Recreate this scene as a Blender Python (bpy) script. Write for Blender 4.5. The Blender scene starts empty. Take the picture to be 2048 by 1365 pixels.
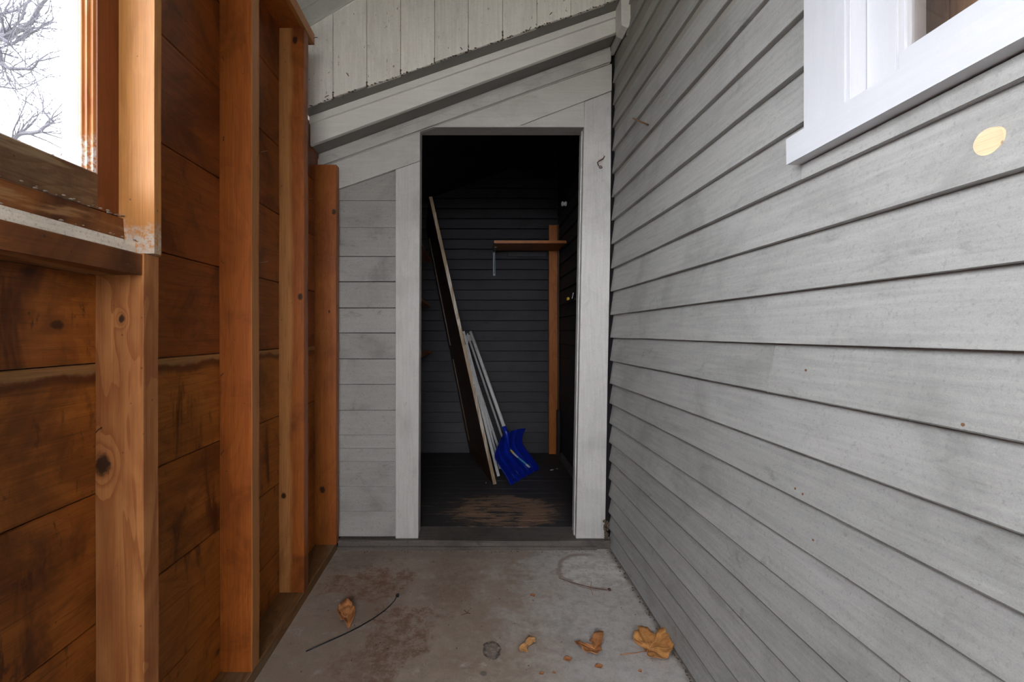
import bpy, bmesh, math, random
from mathutils import Vector, noise
from mathutils.geometry import tessellate_polygon

# ---------------------------------------------------------------- camera, light
F, CX, CY, H = 900.0, 945.0, 667.0, 1.048      # focal length and vanishing point in px, eye height
SC = bpy.context.scene
COL = SC.collection
cd = bpy.data.cameras.new('camera')
cam = bpy.data.objects.new('camera', cd); COL.objects.link(cam)
cd.sensor_width = 36.0; cd.lens = F / 2048 * 36.0
cd.shift_x = (1024 - CX) / 2048.0
cd.shift_y = -(682.5 - CY) / 2048.0
cd.clip_start = 0.02; cd.clip_end = 500
cam.location = (0, 0, H); cam.rotation_euler = (math.pi / 2, 0, 0)
SC.camera = cam

SKY = 10.0
w = bpy.data.worlds.new('overcast'); SC.world = w; w.use_nodes = True
wn = w.node_tree.nodes; wl = w.node_tree.links
bgn = wn['Background']
tc = wn.new('ShaderNodeTexCoord'); sx = wn.new('ShaderNodeSeparateXYZ'); mr = wn.new('ShaderNodeMapRange'); mx = wn.new('ShaderNodeMix')
mx.data_type = 'RGBA'
wl.new(tc.outputs['Generated'], sx.inputs[0]); wl.new(sx.outputs['Z'], mr.inputs['Value'])
mr.inputs['From Min'].default_value = -0.05; mr.inputs['From Max'].default_value = 0.5
wl.new(mr.outputs[0], mx.inputs['Factor'])
mx.inputs['A'].default_value = (0.96, 0.955, 0.95, 1); mx.inputs['B'].default_value = (0.97, 0.98, 1.0, 1)
wl.new(mx.outputs['Result'], bgn.inputs['Color'])
bgn.inputs['Strength'].default_value = SKY

SC.view_settings.view_transform = 'Standard'
SC.view_settings.look = 'None'
SC.view_settings.gamma = 1.0
SC.view_settings.use_curve_mapping = False
SC.view_settings.exposure = 0.70

R = random.Random(7)

# ---------------------------------------------------------------- helpers
def pt(px, py, y): return ((px - CX) / F * y, y, H - (py - CY) / F * y)
def onx(px, py, x):
    y = x * F / (px - CX); return (x, y, H - (py - CY) / F * y)
def fl(px, py, z=0.0):
    y = (H - z) * F / (py - CY); return ((px - CX) / F * y, y, z)

def link(name, bm, m, parent=None, smooth=False, label=None, origin=True):
    bmesh.ops.recalc_face_normals(bm, faces=bm.faces)
    me = bpy.data.meshes.new(name)
    c = Vector((0, 0, 0))
    if origin and len(bm.verts):
        lo = Vector([min(v.co[i] for v in bm.verts) for i in range(3)])
        hi = Vector([max(v.co[i] for v in bm.verts) for i in range(3)])
        c = (lo + hi) / 2
        if origin == 'base': c.z = lo.z
        bmesh.ops.translate(bm, verts=bm.verts, vec=-c)
    bm.to_mesh(me); bm.free()
    for mm in (m if isinstance(m, (list, tuple)) else [m]): me.materials.append(mm)
    if smooth:
        for p in me.polygons: p.use_smooth = True
    o = bpy.data.objects.new(name, me); COL.objects.link(o)
    o.location = c
    if parent:
        o.parent = parent
        o.location = c - wloc(parent)
    if label: o['label'] = label
    return o

def wloc(o):
    v = Vector(o.location)
    while o.parent: o = o.parent; v = v + Vector(o.location)
    return v

def empty(name, loc=(0, 0, 0)):
    o = bpy.data.objects.new(name, None); COL.objects.link(o); o.location = loc; return o

def struct(o, label, cat):
    o['kind'] = 'structure'; o['label'] = label; o['category'] = cat; return o

def tag(o, label, cat, group=None):
    o['label'] = label; o['category'] = cat
    if group: o['group'] = group
    return o

def add_box(bm, a, b, bev=0.0):
    x0, y0, z0 = [min(a[i], b[i]) for i in range(3)]; x1, y1, z1 = [max(a[i], b[i]) for i in range(3)]
    vs = [bm.verts.new(p) for p in ((x0,y0,z0),(x1,y0,z0),(x1,y1,z0),(x0,y1,z0),(x0,y0,z1),(x1,y0,z1),(x1,y1,z1),(x0,y1,z1))]
    fs = [bm.faces.new([vs[i] for i in q]) for q in ((0,3,2,1),(4,5,6,7),(0,1,5,4),(1,2,6,5),(2,3,7,6),(3,0,4,7))]
    if bev:
        es = list({e for f in fs for e in f.edges})
        bmesh.ops.bevel(bm, geom=es, offset=bev, segments=2, affect='EDGES')

def box(name, a, b, m, parent=None, bev=0.002, label=None):
    bm = bmesh.new(); add_box(bm, a, b, bev); return link(name, bm, m, parent, label=label)

def add_prism(bm, prof, axis, s0, s1, seg=1, jit=0.0, seed=0):
    """profile extruded along an axis; jit wobbles it slowly along its length"""
    rings = []
    for i in range(seg + 1):
        s = s0 + (s1 - s0) * i / seg
        du = noise.noise(Vector((s * 3.1, seed * 1.7, 0.3))) * jit; dv = noise.noise(Vector((s * 2.7, seed * 2.3, 9.3))) * jit
        ring = []
        for (u, v) in prof:
            u2, v2 = u + du, v + dv
            p = (s, u2, v2) if axis == 'x' else (u2, s, v2) if axis == 'y' else (u2, v2, s)
            ring.append(bm.verts.new(p))
        rings.append(ring)
    n = len(prof)
    for i in range(seg):
        for k in range(n):
            bm.faces.new([rings[i][k], rings[i][(k+1) % n], rings[i+1][(k+1) % n], rings[i+1][k]])
    bm.faces.new(rings[0]); bm.faces.new(rings[-1][::-1])

def prism(name, prof, axis, s0, s1, m, parent=None, seg=1, jit=0.0, bev=0.0, seed=0, label=None):
    bm = bmesh.new(); add_prism(bm, prof, axis, s0, s1, seg, jit, seed)
    if bev:
        es = [e for e in bm.edges if len(e.link_faces) == 2 and e.calc_face_angle(0) > 0.4]
        bmesh.ops.bevel(bm, geom=es, offset=bev, segments=1, affect='EDGES')
    return link(name, bm, m, parent, label=label)

def poly_y(name, pxs, yf, yb, m, parent=None, bev=0.0015, label=None):
    """polygon of photo points lying in the wall plane y=yf, extruded back to yb"""
    P = [pt(a, b, yf) for a, b in pxs]
    return prism(name, [(p[0], p[2]) for p in P], 'Y', yf, yb, m, parent, bev=bev, label=label) if False else _polyy(name, [(p[0], p[2]) for p in P], yf, yb, m, parent, bev, label)

def _polyy(name, xz, yf, yb, m, parent, bev=0.0015, label=None):
    bm = bmesh.new()
    a = [bm.verts.new((x, yf, z)) for x, z in xz]; b = [bm.verts.new((x, yb, z)) for x, z in xz]
    n = len(xz)
    bm.faces.new(a); bm.faces.new(b[::-1])
    for k in range(n): bm.faces.new([a[k], b[k], b[(k+1) % n], a[(k+1) % n]])
    bmesh.ops.recalc_face_normals(bm, faces=bm.faces)
    if bev: bmesh.ops.bevel(bm, geom=list(bm.edges), offset=bev, segments=1, affect='EDGES')
    return link(name, bm, m, parent, label=label)

def add_tube(bm, pts, r, n=6, cap=True):
    P = [Vector(p) for p in pts]; rs = r if isinstance(r, (list, tuple)) else [r] * len(P)
    rings = []; up = Vector((0.13, 0.31, 0.94))
    for i, p in enumerate(P):
        d = (P[min(i+1, len(P)-1)] - P[max(i-1, 0)]).normalized()
        a = d.cross(up)
        if a.length < 1e-4: a = d.cross(Vector((1, 0, 0)))
        a.normalize(); b = d.cross(a)
        rings.append([bm.verts.new(p + (a * math.cos(t) + b * math.sin(t)) * rs[i]) for t in [2 * math.pi * k / n for k in range(n)]])
    for i in range(len(P) - 1):
        for k in range(n): bm.faces.new([rings[i][k], rings[i][(k+1) % n], rings[i+1][(k+1) % n], rings[i+1][k]])
    if cap: bm.faces.new(rings[0]); bm.faces.new(rings[-1][::-1])

def tube(name, pts, r, m, parent=None, n=8, smooth=True, label=None):
    bm = bmesh.new(); add_tube(bm, pts, r, n); return link(name, bm, m, parent, smooth, label)

def add_beam(bm, p0, p1, wdt, thk, up=(0, 0, 1), bev=0.0):
    """rectangular stick between two points"""
    p0 = Vector(p0); p1 = Vector(p1); d = (p1 - p0).normalized(); u = Vector(up)
    a = d.cross(u).normalized(); b = a.cross(d).normalized()
    q = [(-1,-1),(1,-1),(1,1),(-1,1)]
    r0 = [bm.verts.new(p0 + a * (s * wdt / 2) + b * (t * thk / 2)) for s, t in q]
    r1 = [bm.verts.new(p1 + a * (s * wdt / 2) + b * (t * thk / 2)) for s, t in q]
    fs = [bm.faces.new(r0), bm.faces.new(r1[::-1])]
    for k in range(4): fs.append(bm.faces.new([r0[k], r0[(k+1) % 4], r1[(k+1) % 4], r1[k]]))
    if bev: bmesh.ops.bevel(bm, geom=list({e for f in fs for e in f.edges}), offset=bev, segments=1, affect='EDGES')

# ---------------------------------------------------------------- materials
class NT:
    def __init__(s, name):
        s.m = bpy.data.materials.new(name); s.m.use_nodes = True
        s.t = s.m.node_tree; s.n = s.t.nodes; s.l = s.t.links; s.bsdf = s.n['Principled BSDF']
    def put(s, sock, v):
        if isinstance(v, bpy.types.NodeSocket): s.l.new(v, sock)
        elif isinstance(v, (tuple, list)):
            sock.default_value = tuple(v) + ((1,) if len(v) == 3 and sock.type == 'RGBA' else ())
        else: sock.default_value = v
    def coord(s, rand=True):
        t = s.n.new('ShaderNodeTexCoord'); o = t.outputs['Object']
        if not rand: return o
        i = s.n.new('ShaderNodeObjectInfo')
        v = s.vmath('SCALE', (17.3, 9.1, 5.7), scale=i.outputs['Random'])
        return s.vmath('ADD', o, v)
    def rnd(s): return s.n.new('ShaderNodeObjectInfo').outputs['Random']
    def vmath(s, op, a, b=None, scale=None):
        n = s.n.new('ShaderNodeVectorMath'); n.operation = op; s.put(n.inputs[0], a)
        if b is not None: s.put(n.inputs[1], b)
        if scale is not None: s.put(n.inputs['Scale'], scale)
        return n.outputs['Value'] if op in ('LENGTH', 'DISTANCE', 'DOT_PRODUCT') else n.outputs['Vector']
    def math(s, op, a, b=0.0, c=0.0, clamp=False):
        n = s.n.new('ShaderNodeMath'); n.operation = op; n.use_clamp = clamp
        s.put(n.inputs[0], a); s.put(n.inputs[1], b); s.put(n.inputs[2], c); return n.outputs[0]
    def noise(s, v, scale=1.0, detail=4, rough=0.55, dist=0.0, vec=None):
        if vec: v = s.vmath('MULTIPLY', v, vec)
        n = s.n.new('ShaderNodeTexNoise'); s.put(n.inputs['Vector'], v)
        n.inputs['Scale'].default_value = scale; n.inputs['Detail'].default_value = detail
        n.inputs['Roughness'].default_value = rough; n.inputs['Distortion'].default_value = dist
        return n.outputs['Fac']
    def voro(s, v, scale=1.0, feature='F1', rand=1.0):
        n = s.n.new('ShaderNodeTexVoronoi'); n.feature = feature; s.put(n.inputs['Vector'], v); n.inputs['Scale'].default_value = scale
        n.inputs['Randomness'].default_value = rand
        return n.outputs['Distance']
    def ramp(s, f, a, b):
        n = s.n.new('ShaderNodeMapRange'); n.interpolation_type = 'SMOOTHSTEP'; s.put(n.inputs['Value'], f)
        n.inputs['From Min'].default_value = a; n.inputs['From Max'].default_value = b; return n.outputs[0]
    def mix(s, f, a, b, mode='MIX'):
        n = s.n.new('ShaderNodeMix'); n.data_type = 'RGBA'; n.blend_type = mode
        s.put(n.inputs['Factor'], f); s.put(n.inputs['A'], a); s.put(n.inputs['B'], b); return n.outputs['Result']
    def sep(s, v):
        n = s.n.new('ShaderNodeSeparateXYZ'); s.put(n.inputs[0], v); return n.outputs
    def bump(s, h, strength=0.3, dist=0.002):
        n = s.n.new('ShaderNodeBump'); s.put(n.inputs['Height'], h); n.inputs['Strength'].default_value = strength
        n.inputs['Distance'].default_value = dist; s.l.new(n.outputs[0], s.bsdf.inputs['Normal'])
    def out(s, col, rough=0.6, spec=0.4, metal=0.0):
        s.put(s.bsdf.inputs['Base Color'], col); s.put(s.bsdf.inputs['Roughness'], rough)
        s.bsdf.inputs['Specular IOR Level'].default_value = spec; s.bsdf.inputs['Metallic'].default_value = metal
        return s.m

AX = {'x': 0, 'y': 1, 'z': 2}
def vec_axis(ax, along, across):
    v = [across] * 3; v[AX[ax]] = along; return tuple(v)

def paint(name, col, ax='y', dirt=0.25, var=0.08, bump=0.35, dirtcol=None, spots=0.0, rough=0.62, flake=0.0, flakecol=(0.16, 0.09, 0.05)):
    s = NT(name); v = s.coord()
    grain = s.noise(v, 1, 5, 0.6, 0.3, vec_axis(ax, 5, 90))
    fine = s.noise(v, 420, 3, 0.7)
    mid = s.noise(v, 1, 4, 0.6, 0, vec_axis(ax, 22, 60))
    big = s.noise(v, 3.2, 6, 0.62, 0.8)
    smud = s.noise(v, 1, 7, 0.74, 0.8, vec_axis(ax, 7, 15))
    fin2 = s.noise(v, 130, 5, 0.75)
    d = dirtcol or tuple(c * 0.42 for c in col)
    c = s.mix(s.math('MULTIPLY', s.ramp(big, 0.45, 0.75), dirt * 1.2), col, d)
    c = s.mix(s.math('MULTIPLY', s.ramp(smud, 0.56, 0.74), dirt * 1.6), c, d)
    light = tuple(min(1, k * 1.12) for k in col)
    c = s.mix(s.math('MULTIPLY', s.ramp(smud, 0.44, 0.25), 0.5), c, light)
    c = s.mix(s.math('MULTIPLY', s.ramp(fin2, 0.52, 0.72), dirt * 1.3), c, d)
    k = s.math('ADD', s.math('MULTIPLY', s.math('SUBTRACT', grain, 0.5), var * 4.2), 1.0)
    k = s.math('ADD', k, s.math('MULTIPLY', s.math('SUBTRACT', fine, 0.5), var * 3.0))
    k = s.math('ADD', k, s.math('MULTIPLY', s.math('SUBTRACT', s.rnd(), 0.5), var * 1.2))
    c = s.vmath('SCALE', c, scale=k)
    if spots:
        sp = s.voro(v, 9.0); sp2 = s.math('LESS_THAN', s.math('ADD', sp, s.math('MULTIPLY', s.noise(v, 60, 2), 0.05)), 0.025 + 0.03 * spots)
        c = s.mix(s.math('MULTIPLY', sp2, 0.7), c, (0.20, 0.12, 0.07))
    if flake:
        fk = s.ramp(s.noise(v, 1, 6, 0.75, 0.4, vec_axis(ax, 30, 85)), 0.70 - 0.05 * flake, 0.72 - 0.05 * flake)
        c = s.mix(s.math('MULTIPLY', fk, 0.85), c, flakecol)
    h = s.math('ADD', s.math('MULTIPLY', grain, 0.5), s.math('ADD', s.math('MULTIPLY', mid, 0.7), s.math('MULTIPLY', fine, 0.35)))
    s.bump(h, bump, 0.0022)
    return s.out(c, rough, 0.35)

def wood(name, c1, c2, dark, ax='z', ringscale=26, stain=0.5, knots=(), rough=0.42, edge=None, pale=None, palex=None, water=0.0, bump=0.3, ringamt=0.6, specks=0, flakes=None):
    """stained lumber: c1 early wood, c2 late wood, dark stain; knots = object-space (x,y,z,r)"""
    s = NT(name); raw = s.coord(False); v = s.coord()
    kn = None; kd = None
    for (x, y, z, r) in knots:
        q = s.vmath('SUBTRACT', raw, (x, y, z)); sc = [1, 1, 1]; sc[AX[ax]] = 0.7
        d = s.math('DIVIDE', s.vmath('LENGTH', s.vmath('MULTIPLY', q, tuple(sc))), r)
        g = s.math('EXPONENT', s.math('MULTIPLY', s.math('MULTIPLY', d, d), -0.35))
        kd = g if kd is None else s.math('MAXIMUM', kd, g)
        kk = s.ramp(s.math('ADD', d, s.math('MULTIPLY', s.noise(raw, 110, 4), 0.9)), 1.55, 1.0)
        kn = kk if kn is None else s.math('MAXIMUM', kn, kk)
    warp = s.noise(v, 1, 3, 0.5, 0.6, vec_axis(ax, 1.6, 7.0))
    ph = s.math('MULTIPLY', warp, float(ringscale))
    if kd is not None: ph = s.math('ADD', ph, s.math('MULTIPLY', kd, 2.6))
    ring = s.math('FRACT', ph)
    late = s.math('MULTIPLY', s.ramp(ring, 0.35, 0.96), s.ramp(ring, 1.0, 0.965))
    fib = s.noise(v, 1, 4, 0.65, 0, vec_axis(ax, 7, 330))
    fib2 = s.noise(v, 1, 3, 0.6, 0, vec_axis(ax, 2, 60))
    big = s.noise(v, 3.0, 6, 0.65, 1.0)
    c = s.mix(s.math('MULTIPLY', late, ringamt), c1, c2)
    c = s.mix(s.ramp(fib2, 0.35, 0.75), c, s.mix(0.45, c, c2))
    c = s.mix(s.math('MULTIPLY', s.ramp(big, 0.46, 0.68), stain), c, dark)
    if pale is not None:
        pz = s.noise(v, 1, 5, 0.6, 0.8, vec_axis(ax, 2.2, 16))
        c = s.mix(s.math('MULTIPLY', s.ramp(pz, 0.50, 0.57), pale[1]), c, pale[0])
    if palex is not None:                       # one bleached side of a stud: (axis, position, width, colour, amount)
        a, pos, wd, pc, am = palex
        t = s.math('ADD', s.sep(raw)[AX[a]], s.math('MULTIPLY', s.math('SUBTRACT', s.noise(v, 1, 3, 0.5, 0, (3, 3, 4)), 0.5), abs(wd) * 1.6))
        c = s.mix(s.math('MULTIPLY', s.ramp(t, pos + wd, pos), am), c, pc)
    if water:
        wt = s.noise(v, 1, 5, 0.7, 0.5, (7.5, 7.5, 2.2))
        c = s.mix(s.math('MULTIPLY', s.ramp(wt, 0.54, 0.66), water), c, dark)
        lt = s.noise(v, 1, 5, 0.7, 0.5, (30, 30, 9))
        c = s.mix(s.math('MULTIPLY', s.ramp(lt, 0.60, 0.70), water), c, dark)
    if edge is not None:                        # pale band with a dark tide line along a board's upper edge
        hz, ec, am = edge
        t = s.math('ADD', s.sep(raw)[2], s.math('MULTIPLY', s.math('SUBTRACT', s.noise(v, 9, 5, 0.6), 0.5), 0.05))
        c = s.mix(s.math('MULTIPLY', s.math('MULTIPLY', s.ramp(t, hz - 0.045, hz - 0.027), s.ramp(t, hz + 0.02, hz - 0.018)), 0.8), c, dark)
        c = s.mix(s.math('MULTIPLY', s.ramp(t, hz - 0.022, hz - 0.012), am), c, ec)
    strk = s.noise(v, 1, 5, 0.7, 0.4, vec_axis(ax, 3.5, 150)); c = s.mix(s.math('MULTIPLY', s.ramp(strk, 0.56, 0.66), 0.45), c, dark)
    c = s.vmath('MULTIPLY', c, (0.97, 0.88, 0.66) if name != 'bare drilled wood' else (1, 1, 1))
    k = s.math('ADD', 1.0, s.math('MULTIPLY', s.math('SUBTRACT', fib, 0.5), 0.85))
    k = s.math('ADD', k, s.math('MULTIPLY', s.math('SUBTRACT', s.rnd(), 0.5), 0.22))
    c = s.vmath('SCALE', c, scale=k)
    sp = s.voro(v, 23.0); c = s.mix(s.math('MULTIPLY', s.math('LESS_THAN', sp, 0.05), 0.55), c, tuple(a * 0.25 for a in dark))
    if specks:
        kq = s.vmath('MULTIPLY', v, (1, 1.0, 1.6)); kv = s.voro(kq, 4.2); kb = s.math('ADD', kv, s.math('MULTIPLY', s.math('SUBTRACT', s.noise(v, 80, 3), 0.5), 0.05))
        c = s.mix(s.math('MULTIPLY', s.ramp(kb, 0.075, 0.04), 0.85), c, (0.03, 0.011, 0.006))
        c = s.mix(s.math('MULTIPLY', s.ramp(kb, 0.17, 0.07), 0.35), c, dark)
    if flakes is not None:
        fz, fc = flakes
        ff = s.ramp(s.math('ADD', s.sep(raw)[2], s.math('MULTIPLY', s.math('SUBTRACT', s.noise(v, 40, 6, 0.7), 0.5), 0.12)), fz + .03, fz - .01)
        c = s.mix(s.math('MULTIPLY', ff, s.ramp(s.noise(v, 90, 5, 0.75), 0.40, 0.55)), c, fc)
    if kn is not None: c = s.mix(s.math('MULTIPLY', kn, 0.93), c, (0.018, 0.007, 0.004))
    s.bump(s.math('ADD', s.math('MULTIPLY', fib, 0.8), s.math('MULTIPLY', late, -0.4)), bump, 0.0012)
    return s.out(c, rough, 0.35)

def plain(name, col, rough=0.5, metal=0.0, spec=0.4, var=0.15, sc=30):
    s = NT(name); v = s.coord(); n = s.noise(v, sc, 4)
    c = s.vmath('SCALE', col, scale=s.math('ADD', 1 - var / 2, s.math('MULTIPLY', n, var)))
    return s.out(c, rough, spec, metal)

GREY = (0.44, 0.425, 0.405)
M = {}
M['siding'] = paint('painted siding grey', (0.345, 0.34, 0.328), 'y', dirt=0.34, var=0.13, bump=0.8, spots=0.15)
M['siding_far'] = paint('painted siding grey weathered', (0.315, 0.305, 0.295), 'x', dirt=0.5, var=0.07, bump=0.45)
M['lapshade'] = paint('painted lap shadow', (0.13, 0.125, 0.115), 'y', dirt=0.6, var=0.2, bump=0.5)  # dark colour standing in for the shade under the laps
M['casing'] = paint('painted casing grey', (0.53, 0.52, 0.51), 'z', dirt=0.28, var=0.10, bump=0.6)
M['casing_x'] = paint('painted frieze grey', (0.52, 0.505, 0.485), 'x', dirt=0.25, var=0.07, bump=0.45, flake=0.2)
M['soffit'] = paint('painted soffit grey', (0.235, 0.23, 0.215), 'x', dirt=0.2, var=0.05, bump=0.2)
M['cream'] = paint('cream gable boards', (0.80, 0.775, 0.72), 'z', dirt=0.2, var=0.10, bump=0.5, flake=1.3)
M['fascia'] = paint('painted fascia', (0.74, 0.725, 0.69), 'x', dirt=0.12, var=0.05, bump=0.3, flake=0.1)
M['ceil'] = paint('painted ceiling board', (0.60, 0.61, 0.58), 'x', dirt=0.2, var=0.05, bump=0.25)
M['white'] = paint('white window paint', (0.56, 0.565, 0.60), 'y', dirt=0.04, var=0.03, bump=0.2, dirtcol=(0.34, 0.40, 0.50), rough=0.45)
M['whitez'] = paint('white window paint upright', (0.56, 0.565, 0.60), 'z', dirt=0.05, var=0.03, bump=0.2, dirtcol=(0.34, 0.40, 0.50), rough=0.45)
M['storm'] = plain('white storm frame paint', (0.85, 0.87, 0.92), 0.5)
M['sticks'] = paint('old white stick paint', (0.60, 0.60, 0.61), 'z', dirt=0.4, var=0.12, bump=0.3)
M['putty'] = paint('flaking white sill paint', (0.78, 0.71, 0.60), 'y', dirt=0.6, var=0.15, bump=0.6, dirtcol=(0.25, 0.19, 0.14), flake=0.6)
M['dust'] = plain('crumbled paint dust', (0.30, 0.25, 0.20), 0.9, sc=200, var=0.6)

OR1, OR2, ORD = (0.40, 0.125, 0.024), (0.235, 0.058, 0.011), (0.085, 0.018, 0.006)
M['board'] = wood('stained sheathing board', (0.26, 0.075, 0.018), (0.16, 0.038, 0.009), (0.055, 0.012, 0.005), 'y', 9, 0.75, water=0.4, rough=0.36, ringamt=0.4, specks=1)
M['board_mid'] = wood('water marked sheathing board', (0.40, 0.145, 0.032), (0.24, 0.070, 0.014), (0.075, 0.018, 0.006), 'y', 9, 0.6, water=0.8, specks=1,
                      edge=(0.128, (0.46, 0.28, 0.14), 0.6), rough=0.4, ringamt=0.35)
M['board_low'] = wood('water stained sheathing board', (0.36, 0.125, 0.028), (0.22, 0.062, 0.013), (0.065, 0.016, 0.006), 'y', 9, 0.65, water=0.85, rough=0.4, ringamt=0.4, specks=1)
M['stud'] = wood('orange stained stud', (0.36, 0.108, 0.024), (0.25, 0.066, 0.014), (0.13, 0.030, 0.008), 'z', 14, 0.65, rough=0.42, ringamt=0.45, water=0.3, palex=('x', 0.0475, -0.003, (0.40, 0.19, 0.075), 0.8))
M['stud_pale'] = wood('bleached half stained stud', (0.35, 0.110, 0.026), (0.24, 0.066, 0.014), (0.11, 0.026, 0.008), 'z', 10, 0.7, ringamt=0.4, water=0.25,
                      knots=((0.034, -0.022, 0.052, 0.010), (-0.030, -0.022, -0.722, 0.010), (0.013, -0.022, 1.05, 0.012)), palex=('x', -0.012, 0.022, (0.54, 0.28, 0.13), 0.8))
M['stud_end'] = wood('knotty stud beside the siding', (0.36, 0.120, 0.030), (0.26, 0.075, 0.018), (0.13, 0.030, 0.009), 'z', 12, 0.45, ringamt=0.45, water=0.2,
                     knots=((0.040, -0.0215, 0.68, 0.012), (-0.014, -0.0215, -0.645, 0.014), (0.017, -0.0215, 0.206, 0.006)))
M['fir'] = wood('raw fir cripple stud', (0.40, 0.185, 0.082), (0.24, 0.088, 0.034), (0.20, 0.066, 0.024), 'z', 9, 0.45, ringamt=0.8,
                knots=((-0.034, -0.0205, 0.162, 0.018), (0.004, -0.0205, 0.453, 0.0068), (0.012, -0.0205, -0.36, 0.004)), rough=0.5)
M['post'] = wood('orange window casing board', (0.46, 0.225, 0.085), (0.39, 0.170, 0.055), (0.31, 0.12, 0.035), 'z', 6, 0.35, rough=0.5, ringamt=0.4, flakes=(-0.475, (0.42, 0.36, 0.31)))  # brighter orange than the sash, pale flakes at the bottom
M['sash'] = wood('dark stained sash', (0.20, 0.060, 0.020), (0.13, 0.036, 0.011), (0.08, 0.02, 0.007), 'z', 8, 0.4)
M['mould'] = wood('sash moulding flaking', (0.45, 0.18, 0.06), (0.30, 0.09, 0.02), (0.16, 0.04, 0.01), 'z', 8, 0.4, pale=((0.6, 0.5, 0.42), 0.25), flakes=(-0.375, (0.55, 0.50, 0.46)))
M['rail'] = wood('weathered sash rail', (0.23, 0.150, 0.100), (0.13, 0.072, 0.042), (0.075, 0.030, 0.014), 'y', 13, 0.8, pale=((0.33, 0.26, 0.20), 0.6), rough=0.6)
M['sill'] = wood('stained window sill', (0.22, 0.085, 0.028), (0.13, 0.042, 0.014), (0.050, 0.014, 0.006), 'y', 9, 0.9, pale=((0.36, 0.21, 0.12), 0.7), ringamt=0.4, rough=0.5)
M['plate'] = wood('dusty sole plate', (0.22, 0.115, 0.055), (0.14, 0.065, 0.030), (0.08, 0.035, 0.018), 'y', 9, 0.5, rough=0.75, pale=((0.2, 0.16, 0.13), 0.6))
M['shelfwood'] = wood('brown shelf wood', (0.42, 0.16, 0.05), (0.30, 0.10, 0.025), (0.18, 0.06, 0.02), 'x', 10, 0.3)
M['postwood'] = wood('orange corner post wood', (0.40, 0.145, 0.035), (0.30, 0.09, 0.02), (0.16, 0.045, 0.012), 'z', 10, 0.4,
                     knots=((0.0, 0, -0.18, 0.012), (0.012, 0, 0.33, 0.006)))
M['panelwood'] = wood('dark door panel wood', (0.085, 0.045, 0.025), (0.05, 0.025, 0.014), (0.03, 0.014, 0.008), 'z', 8, 0.5)
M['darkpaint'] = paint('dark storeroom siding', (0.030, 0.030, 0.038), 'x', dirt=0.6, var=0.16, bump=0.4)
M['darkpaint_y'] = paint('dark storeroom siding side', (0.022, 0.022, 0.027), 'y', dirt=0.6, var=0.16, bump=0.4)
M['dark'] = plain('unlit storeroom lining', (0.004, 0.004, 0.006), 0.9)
M['nail'] = plain('rusty nail', (0.13, 0.055, 0.03), 0.7, 0.3)
M['rust'] = plain('rust nail head', (0.17, 0.085, 0.045), 0.85)
M['metal'] = plain('zinc bracket', (0.16, 0.19, 0.22), 0.5, 0.6)
M['black'] = plain('black plastic', (0.012, 0.012, 0.014), 0.4)
M['porcelain'] = plain('white porcelain', (0.75, 0.75, 0.74), 0.25)
M['yellow'] = plain('yellow plastic', (0.75, 0.52, 0.03), 0.5)
M['barewood'] = wood('bare drilled wood', (0.80, 0.60, 0.38), (0.70, 0.48, 0.28), (0.66, 0.44, 0.27), 'y', 6, 0.25, bump=0.4, rough=0.7)
M['bark'] = plain('grey bark', (0.075, 0.07, 0.085), 0.9)
M['grass'] = plain('winter lawn', (0.17, 0.165, 0.14), 0.95, sc=3, var=0.5)
M['debris'] = plain('dirt crumbs', (0.10, 0.075, 0.055), 0.95, sc=150, var=0.7)
M['outer'] = plain('outer wall sheathing', (0.30, 0.28, 0.25), 0.8)
M['grimy'] = paint('grimy threshold paint', (0.115, 0.10, 0.09), 'x', dirt=0.8, var=0.2, bump=0.6, flake=0.7, flakecol=(0.26, 0.17, 0.11))

def leafmat(name, a, b):
    s = NT(name); v = s.coord(False); n = s.noise(v, 45, 5, 0.7); c = s.mix(s.ramp(n, 0.35, 0.7), a, b)
    r = s.voro(v, 140); c = s.mix(s.math('MULTIPLY', s.ramp(r, 0.35, 0.1), 0.35), c, tuple(k * 0.5 for k in b))
    s.bump(n, 0.5, 0.003); return s.out(c, 0.6, 0.3)
M['leaf'] = leafmat('dry leaf orange', (0.62, 0.30, 0.10), (0.42, 0.17, 0.05))
M['leaf2'] = leafmat('dry leaf tan', (0.66, 0.36, 0.15), (0.50, 0.24, 0.09))
M['leaf3'] = leafmat('dry leaf brown', (0.48, 0.21, 0.08), (0.30, 0.11, 0.04))

def glass(name, haze=0.06, tint=(1, 1, 1), rough=0.02):
    s = NT(name); t = s.t
    tr = s.n.new('ShaderNodeBsdfTransparent'); s.put(tr.inputs[0], tint)
    df = s.n.new('ShaderNodeBsdfDiffuse'); s.put(df.inputs[0], (0.7, 0.72, 0.76))
    gl = s.n.new('ShaderNodeBsdfGlossy'); gl.inputs['Roughness'].default_value = rough
    lw = s.n.new('ShaderNodeLayerWeight'); lw.inputs['Blend'].default_value = 0.5
    fr = s.math('ADD', 0.05, s.math('MULTIPLY', s.math('POWER', lw.outputs['Facing'], 4.0), 0.9))
    m1 = s.n.new('ShaderNodeMixShader'); s.put(m1.inputs[0], haze); s.l.new(tr.outputs[0], m1.inputs[1]); s.l.new(df.outputs[0], m1.inputs[2])
    m2 = s.n.new('ShaderNodeMixShader'); s.l.new(fr, m2.inputs[0]); s.l.new(m1.outputs[0], m2.inputs[1]); s.l.new(gl.outputs[0], m2.inputs[2])
    s.l.new(m2.outputs[0], s.n['Material Output'].inputs['Surface']); return s.m
M['glass'] = glass('old window glass', 0.05, (0.93, 0.95, 0.97))
M['glass2'] = glass('house window glass', 0.02, (0.92, 0.90, 0.88))

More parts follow.
